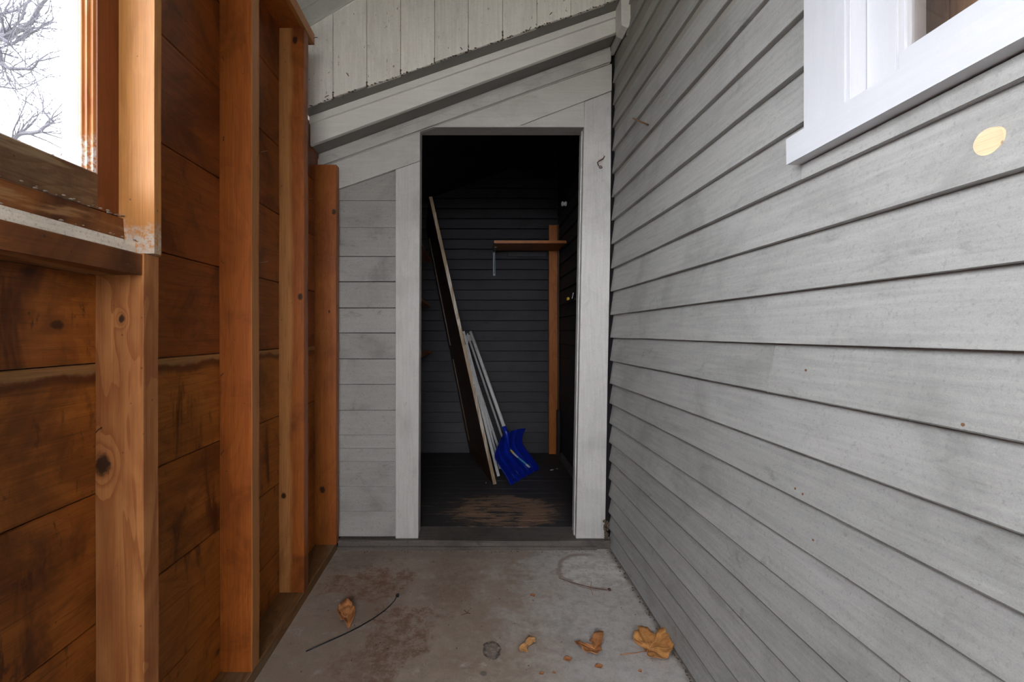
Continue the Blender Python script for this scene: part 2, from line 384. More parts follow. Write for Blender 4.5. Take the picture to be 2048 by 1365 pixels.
def concrete():
    s = NT('stained concrete'); v = s.coord(False)
    big = s.noise(v, 1.8, 7, 0.62, 0.6); mid = s.noise(v, 7, 7, 0.68, 0.8); fine = s.noise(v, 160, 4, 0.7); spk = s.noise(v, 480, 2, 0.7)
    c = s.mix(s.ramp(big, 0.35, 0.65), (0.34, 0.28, 0.235), (0.24, 0.18, 0.14))
    X, Y, Z = s.sep(v)[0], s.sep(v)[1], s.sep(v)[2]
    right = s.ramp(s.math('ADD', X, s.math('MULTIPLY', s.math('SUBTRACT', mid, 0.5), 1.1)), 0.0, 0.45)
    c = s.mix(s.math('MULTIPLY', right, 0.85), c, (0.42, 0.405, 0.39))
    mot = s.noise(v, 30, 7, 0.78, 0.0); c = s.mix(s.math('MULTIPLY', s.ramp(mot, 0.42, 0.68), 0.55), c, (0.20, 0.165, 0.14))
    c = s.mix(s.math('MULTIPLY', s.ramp(s.noise(v, 11, 8, 0.78, 0.2), 0.55, 0.72), 0.6), c, (0.50, 0.48, 0.455))
    left = s.ramp(s.math('ADD', X, s.math('MULTIPLY', s.math('SUBTRACT', mid, 0.5), 0.7)), 0.05, -0.5)
    c = s.mix(s.math('MULTIPLY', left, 0.30), c, (0.20, 0.155, 0.13))
    def blob(cx, cy, rx, ry, th=1.0, amp=1.3):
        q = s.vmath('MULTIPLY', s.vmath('SUBTRACT', v, (cx, cy, 0)), (1 / rx, 1 / ry, 0))
        d = s.math('ADD', s.vmath('LENGTH', q), s.math('MULTIPLY', s.math('SUBTRACT', mid, 0.5), amp * 2))
        return s.ramp(d, th, th - 0.35)
    patch = s.ramp(s.noise(v, 22, 8, 0.82, 0.1), 0.40, 0.60)
    for (px, py, rx, ry, col, am) in ((745, 1165, 0.17, 0.13, (0.16, 0.075, 0.045), 0.8), (800, 1270, 0.12, 0.22, (0.15, 0.075, 0.05), 0.75),
                                      (720, 1330, 0.10, 0.08, (0.17, 0.10, 0.075), 0.6), (900, 1170, 0.10, 0.20, (0.17, 0.11, 0.085), 0.5),
                                      (700, 1120, 0.14, 0.1, (0.13, 0.11, 0.10), 0.5), (1040, 1150, 0.06, 0.10, (0.20, 0.15, 0.12), 0.5),
                                      (1125, 1260, 0.05, 0.08, (0.28, 0.27, 0.25), 0.7), (1180, 1300, 0.07, 0.05, (0.30, 0.29, 0.28), 0.6),
                                      (1180, 1140, 0.13, 0.14, (0.56, 0.54, 0.51), 0.75), (1240, 1350, 0.2, 0.06, (0.38, 0.37, 0.37), 0.5),
                                      (900, 1110, 0.6, 0.04, (0.16, 0.14, 0.13), 0.35)):
        p = fl(px, py); c = s.mix(s.math('MULTIPLY', s.math('MULTIPLY', blob(p[0], p[1], rx * 1.15, ry * 1.15), patch), am * 1.15), c, col)
    # rust arc left by something round
    p = fl(1190, 1140); q = s.vmath('MULTIPLY', s.vmath('SUBTRACT', v, (p[0], p[1] - 0.01, 0)), (1 / 0.16, 1 / 0.145, 0))
    d = s.math('ADD', s.vmath('LENGTH', q), s.math('MULTIPLY', s.math('SUBTRACT', mid, 0.5), 0.5))
    arc = s.math('MULTIPLY', s.ramp(s.math('ABSOLUTE', s.math('SUBTRACT', d, 1.0)), 0.13, 0.02), s.ramp(X, p[0] + 0.06, p[0] - 0.02))
    c = s.mix(s.math('MULTIPLY', arc, 0.6), c, (0.17, 0.11, 0.08))
    # dark tar print
    p = fl(984, 1301); q = s.vmath('MULTIPLY', s.vmath('SUBTRACT', v, (p[0], p[1], 0)), (1 / 0.032, 1 / 0.047, 0))
    d = s.math('ADD', s.vmath('LENGTH', q), s.math('MULTIPLY', s.math('SUBTRACT', s.noise(v, 30, 4), 0.5), 0.7))
    ringm = s.math('MULTIPLY', s.ramp(d, 1.0, 0.9), s.math('ADD', 0.45, s.math('MULTIPLY', s.ramp(d, 0.55, 0.8), 0.4)))
    ringm = s.math('MULTIPLY', ringm, s.ramp(s.noise(v, 55, 5, 0.75), 0.36, 0.54))
    c = s.mix(ringm, c, (0.03, 0.031, 0.036))
    p = fl(967, 1348); q = s.vmath('MULTIPLY', s.vmath('SUBTRACT', v, (p[0], p[1], 0)), (1 / 0.012, 1 / 0.012, 0))
    c = s.mix(s.math('MULTIPLY', s.ramp(s.vmath('LENGTH', q), 1.1, 0.6), 0.6), c, (0.06, 0.06, 0.065))
    red = s.ramp(s.noise(v, 14, 7, 0.75, 0.5), 0.60, 0.68)
    c = s.mix(s.math('MULTIPLY', s.math('MULTIPLY', red, s.ramp(X, 0.2, -0.25)), 0.65), c, (0.14, 0.07, 0.05))
    sc = s.ramp(s.noise(v, 34, 6, 0.8, 1.5), 0.66, 0.72); c = s.mix(s.math('MULTIPLY', sc, 0.5), c, (0.12, 0.10, 0.09))
    c = s.mix(s.math('MULTIPLY', s.ramp(s.noise(v, 70, 4, 0.7), 0.70, 0.75), 0.7), c, (0.62, 0.60, 0.58))
    # dark dirt gathered along the right hand wall
    e = s.ramp(s.math('ADD', X, s.math('MULTIPLY', s.math('SUBTRACT', mid, 0.5), 0.05)), 0.635, 0.668)
    c = s.mix(s.math('MULTIPLY', e, 0.7), c, (0.10, 0.08, 0.065))
    k = s.math('ADD', 0.84, s.math('ADD', s.math('MULTIPLY', fine, 0.42), s.math('MULTIPLY', spk, 0.34)))
    c = s.vmath('SCALE', c, scale=k)
    s.bump(s.math('ADD', s.math('MULTIPLY', mid, 1.2), s.math('ADD', fine, s.math('MULTIPLY', spk, 0.5))), 0.35, 0.003)
    return s.out(c, 0.68, 0.35)
M['concrete'] = concrete()

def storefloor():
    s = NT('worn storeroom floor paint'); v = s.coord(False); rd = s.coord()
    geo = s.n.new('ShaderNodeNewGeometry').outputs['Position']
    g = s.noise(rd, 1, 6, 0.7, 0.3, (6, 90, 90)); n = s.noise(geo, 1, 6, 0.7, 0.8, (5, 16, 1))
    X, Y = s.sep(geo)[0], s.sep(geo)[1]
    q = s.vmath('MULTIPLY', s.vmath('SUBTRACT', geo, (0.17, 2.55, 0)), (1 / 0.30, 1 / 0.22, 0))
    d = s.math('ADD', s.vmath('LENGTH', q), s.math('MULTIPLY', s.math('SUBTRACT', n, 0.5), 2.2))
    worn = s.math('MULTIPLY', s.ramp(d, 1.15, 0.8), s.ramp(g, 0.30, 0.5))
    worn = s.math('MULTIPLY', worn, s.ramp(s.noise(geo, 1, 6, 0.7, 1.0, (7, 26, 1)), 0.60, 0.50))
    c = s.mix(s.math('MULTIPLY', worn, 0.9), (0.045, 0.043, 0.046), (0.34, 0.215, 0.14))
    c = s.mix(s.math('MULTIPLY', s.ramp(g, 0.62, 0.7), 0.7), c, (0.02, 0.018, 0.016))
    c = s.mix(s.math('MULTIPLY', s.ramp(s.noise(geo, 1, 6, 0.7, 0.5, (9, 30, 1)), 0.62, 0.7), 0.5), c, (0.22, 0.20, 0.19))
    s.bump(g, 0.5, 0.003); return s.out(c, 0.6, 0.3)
M['storefloor'] = storefloor()

# ================================================================= STRUCTURE
D = 2.22                                    # far wall
YB = -2.3                                   # unseen end of the passage, set far back to cut its light
ysto = 3.79

def grid_slab(name, x0, x1, y0, y1, z0, z1, m):
    bm = bmesh.new(); add_box(bm, (x0, y0, z0), (x1, y1, z1)); o = link(name, bm, m, origin=False); return o
floor = struct(grid_slab('floor', -0.80, 0.76, YB, 2.3, -0.12, 0.0, M['concrete']), 'stained grey concrete slab floor of the passage', 'floor')

# ---- right wall: lapped clapboards on a backing with a window opening
WY0, WY1, WZ0, WZ1 = -0.25, 0.8025, 1.44, 2.40
wr = bmesh.new()
add_box(wr, (0.70, YB, -0.1), (0.80, WY0, 3.35)); add_box(wr, (0.70, WY1, -0.1), (0.80, D + 0.08, 3.35))
add_box(wr, (0.70, WY0, -0.1), (0.80, WY1, WZ0)); add_box(wr, (0.70, WY0, WZ1), (0.80, WY1, 3.35))
wall_right = struct(link('wall_right', wr, M['outer'], origin=False), 'grey painted clapboard house wall on the right of the passage', 'wall')

rows_px = [1084, 1056, 1024, 991, 957, 921, 885, 847, 807, 767.5, 722, 676, 630.5, 584, 538, 490, 443, 396, 349, 303, 257, 212, 167, 122]
zs = [H - (p - CY) / F * D for p in rows_px]
while zs[-1] < 3.2: zs.append(zs[-1] + 0.114)
def xw(z): return 0.6665 + 0.0105 * z
for i in range(len(zs) - 1):
    z0, z1 = zs[i], zs[i + 1]
    if i == 0: z0 = 0.004
    xb = xw(z0); xt = xw(z0) + 0.0155
    eg = 0.0036 if i < 6 else 0.0028
    prof = [(xb + 0.0022, z0), (xb, z0 + 0.0008), (xb + .0003, z0 + eg), (xt + .001, z1 - 0.0015), (xt + 0.0035, z1 + 0.006), (0.700, z1 + 0.006), (max(0.700, xb + .016), z0)]
    spans = [(YB, D - 0.004)]
    if z1 > 1.40 and z0 < 2.50: spans = [(YB, WY0 - 0.10), (0.9035, D - 0.004)]
    if z1 > 1.40 and z0 < 1.40: spans = [(YB, 0.9310), (0.9320, D - 0.004)]
    if i == 10: spans = [(YB, 1.0290), (1.0302, D - 0.004)]
    if i == 5: spans = [(YB, 0.72), (0.7212, D - 0.004)]
    if i == 14 - 1: spans = [(YB, -0.1), (-0.0988, D - 0.004)]
    for a, b in spans:
        if z0 > 2.36 and b > 2.0: b = 1.995 if z0 > 2.45 else 2.03
        if a == YB and z1 > 1.40 and z0 < 1.40:      # board running under the sill, its top edge cut away
            pr = [(xb, z0), (xb + 0.001, 1.396), (xb + 0.006, 1.396), (0.699, z0)]
        else: pr = prof
        ob = prism('clapboard', pr, 'y', a, b, [M['siding'], M['lapshade']], wall_right, seg=max(2, int((b - a) / 0.12)), jit=0.0016, seed=i * 3.7 + a)
        if pr is prof and i < 11:                    # lap shadow put into the colour of the lower boards' edge
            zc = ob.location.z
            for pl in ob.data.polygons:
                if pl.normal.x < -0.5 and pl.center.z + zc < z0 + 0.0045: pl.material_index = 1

def face_xr(px, py):                         # a point on the right wall's face
    for _ in range(4):
        x = 0.672 if _ == 0 else xw(p[2]) + 0.003
        p = onx(px, py, x)
    # row it is on
    for i in range(len(zs) - 1):
        if zs[i] <= p[2] < zs[i + 1]:
            t = (p[2] - zs[i]) / (zs[i + 1] - zs[i]); xx = xw(zs[i]) + 0.0015 + 0.0138 * t
            return (xx,) + onx(px, py, xx)[1:]
    return p
for (a, b) in ((1554.6, 781), (1609, 896), (1589, 900), (1591, 978), (1606, 989), (1627, 1081), (1980, 1143), (1407, 828), (1623, 673), (1927, 850), (1612, 741)):
    p = face_xr(a, b); bm = bmesh.new()
    bmesh.ops.create_cone(bm, cap_ends=True, segments=9, radius1=0.0026, radius2=0.0022, depth=0.0022)
    for v in bm.verts: v.co = Vector((p[0] + v.co.z, p[1] + v.co.x, p[2] + v.co.y))
    link('nail_head', bm, M['rust'], wall_right)
# drilled plug of bare wood
p = face_xr(1981, 283); bm = bmesh.new(); vs = []
rr = random.Random(3)
for ring_r, dx in ((1.0, 0.004), (0.95, -0.0035), (0.45, -0.003)):
    vs.append([bm.verts.new((p[0] + dx, p[1] + math.cos(t) * 0.0185 * ring_r * (1 + 0.015 * math.sin(5 * t + 1)), p[2] + math.sin(t) * 0.0185 * ring_r * (1 + 0.02 * math.sin(3 * t)))) for t in [2 * math.pi * k / 28 for k in range(28)]])
for a, b in ((0, 1), (1, 2)):
    for k in range(28): bm.faces.new([vs[a][k], vs[a][(k+1) % 28], vs[b][(k+1) % 28], vs[b][k]])
bm.faces.new(vs[2])
link('wood_plug', bm, M['barewood'], wall_right, label='round patch of bare pale wood')
# rusty nail sticking out
tube('nail', [onx(1297, 250, 0.688), (0.655, 1.752, 1.872), (0.6226, 1.751, 1.8865)], 0.0028, M['rust'], wall_right, label='long bent rusty nail')

wb = bmesh.new()
add_box(wb, (-0.80, YB - .1, -0.1), (0.80, YB, 1.0)); add_box(wb, (-0.80, YB - .1, 2.35), (0.80, YB, 3.4))  # unseen wall added behind the camera so light enters from above it
struct(link('wall_added_behind', wb, M['outer'], origin=False), 'added unseen low wall behind the viewer, open above to shape the light', 'wall')
# ---- right window (window_2)
win2 = struct(empty('window_2', (0.70, 0.28, WZ0)), 'white painted house window in the right clapboard wall', 'window')
ye = WY0
prism('casing', [(0.663, 0.9005), (0.663, 0.8025), (0.71, 0.8025), (0.71, 0.9005)], 'z', 1.45, 2.50, M['whitez'], win2, bev=0.002)
prism('casing', [(0.663, ye - 0.1), (0.663, ye), (0.71, ye), (0.71, ye - 0.1)], 'z', 1.45, 2.50, M['whitez'], win2, bev=0.002)
box('head_casing', (0.663, ye, 2.40), (0.71, 0.8025, 2.50), M['white'], win2)
prism('sill', [(0.652, 1.3985), (0.651, 1.4515), (0.76, 1.462), (0.76, 1.40)], 'y', ye - 0.135, 0.9345, M['white'], win2, seg=10, jit=0.001, bev=0.002)
box('side_jamb', (0.665, 0.7925, 1.456), (0.80, 0.8035, 2.41), M['whitez'], win2, 0.001)
box('side_jamb', (0.665, ye - .001, 1.456), (0.80, ye + 0.01, 2.41), M['whitez'], win2, 0.001)
sash = link('sash', (lambda bm: (add_box(bm, (0.693, 0.734, 1.456), (0.735, 0.7925, 2.40), 0.002), bm)[1])(bmesh.new()), M['whitez'], win2)
box('bottom_rail', (0.6935, ye + .01, 1.456), (0.735, 0.734, 1.506), M['white'], sash, 0.002)
box('side_stile', (0.693, ye + .01, 1.506), (0.735, ye + 0.06, 2.40), M['whitez'], sash, 0.002)
box('bead', (0.703, 0.729, 1.506), (0.722, 0.7345, 2.39), M['whitez'], sash, 0.001)
box('pane', (0.712, ye + 0.055, 1.500), (0.716, 0.736, 2.38), M['glass2'], sash, 0)
# added brown boards imitating the wood reflected in the glass
M['panel'] = wood('brown reflected wood', (0.34, 0.20, 0.125), (0.25, 0.14, 0.085), (0.17, 0.09, 0.055), 'z', 7, 0.4)
bm = bmesh.new(); add_box(bm, (0.84, WY0 - 0.5, 1.2), (0.86, 1.1, 2.7)); 
inner = struct(link('reflection_screen', bm, M['outer']), 'added brown board screen standing in for the reflection in the right window', 'wall')
yy = WY0 - 0.5
while yy < 1.08:
    box('reflection_board', (0.832, yy, 1.2), (0.842, yy + 0.088, 2.7), M['panel'], inner, 0.003); yy += 0.0905

# ---- left wall: open studs over horizontal sheathing
XS, XB = -0.655, -0.752
LY1, LY0, LZ0, LZ1 = 0.905, -0.85, 1.283, 2.22  # unseen near end and top of the opening enlarged to spread window light
wlb = bmesh.new()
add_box(wlb, (-0.80, YB, 0), (-0.775, LY0, 2.5)); add_box(wlb, (-0.80, LY1, 0), (-0.775, D, 2.5))
add_box(wlb, (-0.80, LY0, 0), (-0.775, LY1, LZ0 - 0.03)); add_box(wlb, (-0.80, LY0, LZ1), (-0.775, LY1, 2.5))
wall_left = struct(link('wall_left', wlb, M['outer'], origin=False), 'open framed wall of orange stained studs and wide boards on the left', 'wall')
bz = [0.0, 0.205, 0.466, 0.727, 0.988, 1.245, 1.509, 1.772, 2.03, 2.30]
for i in range(len(bz) - 1):
    z0, z1 = bz[i] + 0.0012, bz[i + 1] - 0.0012
    spans = [(YB, D - 0.006)]
    if i >= 4: spans = [(YB, LY0 - 0.02), (0.9055, D - 0.006)]
    for (a, b) in spans:
        zt = z1
        mat = M['board_mid'] if i == 3 else M['board_low'] if i < 3 else M['board']
        prof = [(XB, z0 + .002), (XB, zt - .002), (XB - .002, zt), (-0.774, zt), (-0.774, z0), (XB - .002, z0)]
        if i == 8:
            # stop the uppermost board below the rake overhang
            b = min(b, 1.98)
        prism('sheathing_board', prof, 'y', a, b, mat, wall_left, seg=max(2, int((b - a) / .3)), jit=0.001, seed=i * 5.1 + a)
    if i == 4:                                # strip under the sill
        prism('sheathing_board', [(XB, z0), (XB, 1.163), (-0.774, 1.163), (-0.774, z0)], 'y', LY0 - .018, 0.9045, M['board_low'], wall_left, seg=4, jit=0.001, seed=77)

def stud(y, z0, z1, m, x0=XS, x1=XB + 0.0005, t=0.0435, tw=0.0, seed=0, bev=0.0035, label=None):
    prof = [(x0, y), (x0, y + t), (x1, y + t), (x1, y)]
    return prism('stud', prof, 'z', z0, z1, m, wall_left, seg=12, jit=0.003, bev=bev, seed=seed, label=label)
s1 = stud(0.897, 0.04, 1.2075, M['fir'], t=0.0415, seed=1, label='raw pale fir stud under the window')
s2 = stud(1.337, 0.04, 2.236, M['stud'], seed=2)
s3 = stud(1.749, 0.04, 2.236, M['stud_pale'], t=0.045, seed=3, label='stud with a bleached stripe')
s4 = stud(2.146, 0.04, 1.853, M['stud_end'], x0=-0.650, t=0.0435, seed=4)
stud(0.926, 1.2085, 2.236, M['stud'], t=0.019, seed=5)
for k in (0.49, 0.08, -0.33, -0.74): stud(k, 0.04, 1.163, M['stud'], seed=k * 9)
stud(-0.94, 0.04, 2.236, M['stud'], seed=11); stud(-1.35, 0.04, 2.236, M['stud'], seed=12); stud(-1.75, 0.04, 2.236, M['stud'], seed=13)
prism('sole_plate', [(XS + .0, 0.0), (XS, 0.037), (XS - .003, 0.040), (XB, 0.040), (XB, 0.0)], 'y', YB, 2.178, M['plate'], wall_left, seg=16, jit=0.003)
prism('top_plate', [(XS + .004, 2.2365), (XS + .004, 2.279), (XB - .02, 2.279), (XB - .02, 2.2365)], 'y', YB, 1.854, M['stud'], wall_left, bev=0.003)
# nails driven through the studs
def nail(p, q, parent, r=0.0013): tube('nail', [p, ((p[0]+q[0])/2, (p[1]+q[1])/2 - .001, (p[2]+q[2])/2 + .001), q], r, M['nail'], parent, n=5)
for (px, py, dx, dz, par) in ((503, 434, 0.035, -0.006, s2), (620, 366, 0.034, -0.004, s3), (624, 368, .03, 0, s3)):
    pass
for par, y, zz in ((s2, 1.337, (1.86, 1.62, 1.255, 0.93, 0.70)), (s3, 1.749, (1.62, 1.10)), (s4, 2.146, (1.78, 1.42, 1.06, 0.86, 0.52)), (s1, 0.897, (0.86,))):
    for z in zz:
        a = R.uniform(-0.02, 0.02)
        nail((XB + 0.012, y + 0.001, z), (XB + 0.012 + a * 0.3 + 0.012, y - 0.022 - R.random() * 0.01, z + a * 0.4), par)
for y, z in ((1.385, 1.60), (1.385, 1.26), (1.80, 1.58), (1.80, 0.9)):
    nail((XS - 0.004, y - .005, z), (XS + 0.026, y - 0.004, z + 0.008), s2 if y < 1.5 else s3)
nail((XS + .001, 1.845, 2.258), (XS + 0.02, 1.845, 2.262), wall_left, 0.0015)

# ---- left window (window_1)
win1 = struct(empty('window_1', (-0.72, 0.2, LZ0)), 'brown framed window in the left wall with bare branches outside', 'window')
prism('post', [(-0.6395, 0.905), (-0.6395, 0.925), (-0.712, 0.925), (-0.712, 0.905)], 'z', 1.2085, 2.235, M['post'], win1, seg=8, jit=0.001, bev=0.0025)
prism('post', [(-0.6395, LY0 - .02), (-0.6395, LY0), (-0.712, LY0), (-0.712, LY0 - .02)], 'z', 1.2085, 2.235, M['post'], win1, bev=0.0025)
prism('sill_board', [(-0.658, 1.165), (-0.6575, 1.205), (-0.66, 1.207), (-0.7515, 1.207), (-0.7515, 1.1645)], 'y', LY0, 0.8965, M['sill'], win1, seg=12, jit=0.0015, bev=0.0015)
prism('painted_strip', [(-0.676, 1.2075), (-0.678, 1.232), (-0.75, 1.234), (-0.75, 1.2075)], 'y', LY0, 0.9045, M['putty'], win1, seg=14, jit=0.002)
prism('stool', [(-0.699, 1.2345), (-0.702, 1.279), (-0.76, 1.2815), (-0.76, 1.2345)], 'y', LY0, 0.9045, M['sill'], win1, seg=12, jit=0.001)
sash1 = link('sash', (lambda bm: (add_prism(bm, [(-0.711, 0.853), (-0.711, 0.9045), (-0.744, 0.9045), (-0.744, 0.853)], 'z', 1.2835, 2.2), bm)[1])(bmesh.new()), M['sash'], win1)
prism('bottom_rail', [(-0.711, 1.2835), (-0.711, 1.349), (-0.714, 1.352), (-0.744, 1.352), (-0.744, 1.2835)], 'y', LY0 + .05, 0.853, M['rail'], sash1, seg=6)
prism('side_stile', [(-0.711, LY0 + .0), (-0.711, LY0 + .05), (-0.744, LY0 + .05), (-0.744, LY0)], 'z', 1.2835, 2.2, M['sash'], sash1)
prism('moulding', [(-0.713, 0.8535), (-0.716, 0.849), (-0.722, 0.8505), (-0.725, 0.846), (-0.731, 0.848), (-0.734, 0.845), (-0.741, 0.845), (-0.742, 0.8535)], 'z', 1.352, 2.2, M['mould'], sash1)
box('pane', (-0.739, LY0 + .045, 1.347), (-0.736, 0.8445, 2.17), M['glass'], sash1, 0)
box('head_rail', (-0.711, LY0 + .05, 2.16), (-0.744, 0.853, 2.2), M['rail'], sash1, 0.001)
box('storm_frame', (-0.765, 0.848, 1.262), (-0.745, 0.904, 2.25), M['storm'], win1, 0.002)
box('storm_frame', (-0.783, 0.856, 1.262), (-0.766, 0.904, 2.25), M['storm'], win1, 0.003)
box('storm_sill', (-0.84, LY0, 1.258), (-0.762, 0.93, 1.281), M['storm'], win1, 0.002)
box('storm_frame', (-0.815, LY0 - .02, 1.262), (-0.766, LY0 + .04, 2.25), M['storm'], win1, 0.003)
# crumbs of old putty in the corner of the stool
for k in range(46):
    t = R.random() ** 2; y = 0.90 - t * 0.55; bm = bmesh.new() if k == 0 else bm
    r = 0.0008 + R.random() * 0.0018
    xx = R.choice((-0.697, -0.706, -0.674)) + R.uniform(-.004, .002); zc = {0: 1.283, 1: 1.283, 2: 1.234}[0 if xx < -0.701 else 1 if xx < -0.69 else 2]
    g = bmesh.ops.create_icosphere(bm, subdivisions=1, radius=r)
    for v in g['verts']: v.co = Vector((xx + v.co.x * 1.3, y + v.co.y * 1.8, zc + v.co.z * .8 + .0005))
o = link('putty_crumbs', bm, M['dust'], win1); o['kind'] = 'stuff'

# ---- far wall
FW = 2.205
wf = bmesh.new()
dxl, dxr0, dxr1 = -0.2585, 0.5465, 0.508
xl, xr = -0.80, 0.70
zt = lambda x: 1.9193 + 0.369 * (x + 0.7465)
dz = 2.062
def pb(pts, y0=D + 0.002, y1=D + 0.078):
    a = [wf.verts.new((x, y0, z)) for x, z in pts]; b = [wf.verts.new((x, y1, z)) for x, z in pts]
    wf.faces.new(a); wf.faces.new(b[::-1]); n = len(pts)
    for k in range(n): wf.faces.new([a[k], b[k], b[(k+1) % n], a[(k+1) % n]])
pb([(xl, 0), (dxl - .027, 0), (dxl - .012, zt(dxl) + .3), (xl, zt(xl) + .3)])
pb([(0.564, 0), (xr, 0), (xr, zt(xr) + .3), (0.564, zt(0.564) + .3)])
pb([(dxl - .011, dz + .017), (0.5635, dz + .017), (0.5635, zt(0.5635) + .3), (dxl - .011, zt(dxl) + .3)])
wall_far = struct(link('wall_back', wf, M['dark'], origin=False), 'grey end wall of the passage around the storeroom doorway', 'wall')
lap = [1073, 1023, 973, 923, 897, 870, 821, 769, 718, 666, 616, 563.5, 512.5, 455, 401, 340]
def ztop(x):  # underside line B of the frieze
    px = CX + x * F / FW; py = 322 + (px - 840) * -0.348
    return H - (py - CY) / F * FW
yb = 2.2135
for i in range(len(lap) - 1):
    z0 = H - (lap[i] - CY) / F * yb; z1 = H - (lap[i + 1] - CY) / F * yb
    xa, xc = -0.7515, (790.5 - CX) / F * FW
    if i in (0, 1, 2, 3, 4, 5) or i < 12:
        prof = [(yb - .0055, z0), (yb - .0075, z0 + .002), (yb + .006, z1 - .0028), (D + .001, z1 - .0028), (D + .001, z0)]
        prism('clapboard', prof, 'x', xa, xc, M['siding_far'], wall_far, seg=3, jit=0.0012, seed=i)
    else:                                       # rows cut off by the sloping frieze
        pts = [(xa, z0), (xc, z0), (xc, min(z1 + .006, ztop(xc))), ]
        xk = xc
        if ztop(xc) < z1 + .006: pass
        if ztop(xa) >= z1 + .006: pts.append((xa, z1 + .006))
        else:
            n = 12
            for k in range(1, n): 
                x = xc + (xa - xc) * k / n; zz = min(z1 + .006, ztop(x))
                if zz > z0 + .002: pts.append((x, zz))
            if ztop(xa) > z0: pts.append((xa, ztop(xa)))
        bm = bmesh.new()
        f_ = [bm.verts.new((x, yb + .007 * max(0, (z - z0) / (z1 - z0)), z)) for x, z in pts]; b_ = [bm.verts.new((x, D + .001, z)) for x, z in pts]
        bm.faces.new(f_); bm.faces.new(b_[::-1]); n = len(pts)
        for k in range(n): bm.faces.new([f_[k], b_[k], b_[(k+1) % n], f_[(k+1) % n]])
        link('clapboard', bm, M['siding_far'], wall_far)
poly_y('frieze_board', [(634, 334), (840, 262), (840, 321.5), (634, 393)], FW - .003, D + .001, M['casing_x'], wall_far)
poly_y('frieze_board', [(866, 253), (1224, 127), (1223.5, 181), (1099, 228.5), (1036, 252.6)], FW - .003, D + .001, M['casing_x'], wall_far)
poly_y('header_board', [(1037.5, 253), (1099, 229.6), (1168.6, 203), (1168.6, 253)], FW, D + .001, M['casing_x'], wall_far)

door = struct(empty('door_1', (0.14, FW, 0.04)), 'open doorway with flat grey casings leading into the dark storeroom', 'doorway')
poly_y('casing', [(791, 339.5), (840, 322.5), (836.5, 1078), (791, 1078)], FW, D + .001, M['casing'], door)
poly_y('casing', [(1169.2, 203.4), (1223, 182.5), (1220.5, 500), (1215, 780), (1210, 1085), (1152, 1085)], FW, D + .001, M['casing'], door)
def quad_jamb(name, a0, a1, b0, b1, y0, y1, m):  # upright strip between two leaning edges
    _polyy(name, [a0, a1, b1, b0], y0, y1, m, door, 0.001)
quad_jamb('side_jamb', (-0.2575, 2.062), (-0.266, 0.042), (-0.2725, 2.062), (-0.281, 0.042), FW + .004, 2.30, M['casing'])
quad_jamb('side_jamb', (0.5465, 2.062), (0.508, 0.042), (0.563, 2.062), (0.563, 0.042), FW + .004, 2.30, M['casing'])
quad_jamb('stop', (0.541, 2.054), (0.5025, 0.042), (0.5467, 2.054), (0.5082, 0.042), 2.235, 2.26, M['casing'])
box('head_jamb', (-0.272, FW + .004, 2.0605), (0.5465, 2.30, 2.0785), M['casing_x'], door, 0.001)
box('drip_bead', (-0.215, FW - .004, 2.0575), (0.548, FW + .012, 2.0655), M['casing_x'], door, 0.001)
prism('threshold', [(2.180, 0.0), (2.178, 0.034), (2.184, 0.040), (2.33, 0.044), (2.33, 0.0)], 'x', -0.652, 0.672, M['grimy'], door, seg=24, jit=0.004)
prism('threshold_strip', [(2.170, 0.0), (2.170, 0.016), (2.179, 0.018), (2.179, 0)], 'x', -0.652, 0.60, M['grimy'], door, seg=20, jit=0.003, seed=3)
# hook and eye on the right casing
hk = empty('door_hook', pt(1199, 336, FW))
def arcpts(c, r, a0, a1, n, tilt=0.0): return [(c[0] + r * math.cos(math.radians(a0 + (a1 - a0) * k / n)), c[1] - 0.004 - tilt * k, c[2] + r * math.sin(math.radians(a0 + (a1 - a0) * k / n))) for k in range(n + 1)]
c = pt(1200, 336, FW)
tube('screw_eye', arcpts((c[0], c[1] - .003, c[2]), 0.0065, 0, 350, 14, 0.0006), 0.0016, M['nail'], hk)
h0 = pt(1197, 332, FW - .008); 
tube('hook', [h0, pt(1195, 325, FW - .02), pt(1198, 322, FW - .024), pt(1206, 318, FW - .024), pt(1209, 313, FW - .022), pt(1207, 311, FW - .018)], [0.002, .0024, .0032, .0032, .0024, .0012], M['nail'], hk)
tag(hk, 'small rusty hook and eye on the right door casing', 'hook')

# ---- rake trim across the far wall
trim = struct(empty('trim_1', (0, 2.08, 2.0)), 'sloping grey rake trim of the low roof over the doorway', 'trim')
FY = 2.08
def band(name, pl, pr, y0, y1, m, x0=-0.7515, x1=0.673, th=None):
    """pl/pr = ((px,ytop,ybottom) left, same right) on plane y0"""
    (ax, at, ab), (bx, bt, bb) = pl, pr
    A, A2, B, B2 = pt(ax, at, y0), pt(ax, ab, y0), pt(bx, bt, y0), pt(bx, bb, y0)
    f = lambda P, Q, x: P[2] + (Q[2] - P[2]) * (x - P[0]) / (Q[0] - P[0])
    return _polyy(name, [(x0, f(A, B, x0)), (x1, f(A, B, x1)), (x1, f(A2, B2, x1)), (x0, f(A2, B2, x0))], y0, y1, m, trim, 0.002)
band('fascia_board', (622, 246, 290), (1240, 31, 62), FY, FY + .022, M['fascia'])
band('bed_moulding', (622, 231, 246), (1240, 17, 30.5), FY - .012, FY + .022, M['fascia'])
zf = lambda x: 1.9193 + 0.369 * (x + 0.7465)
_polyy('soffit_board', [(-0.7515, zf(-0.7515) + .006), (0.673, zf(0.673) + .006), (0.673, zf(0.673) + .022), (-0.7515, zf(-0.7515) + .022)], FY + .0225, D, M['soffit'], trim, 0)
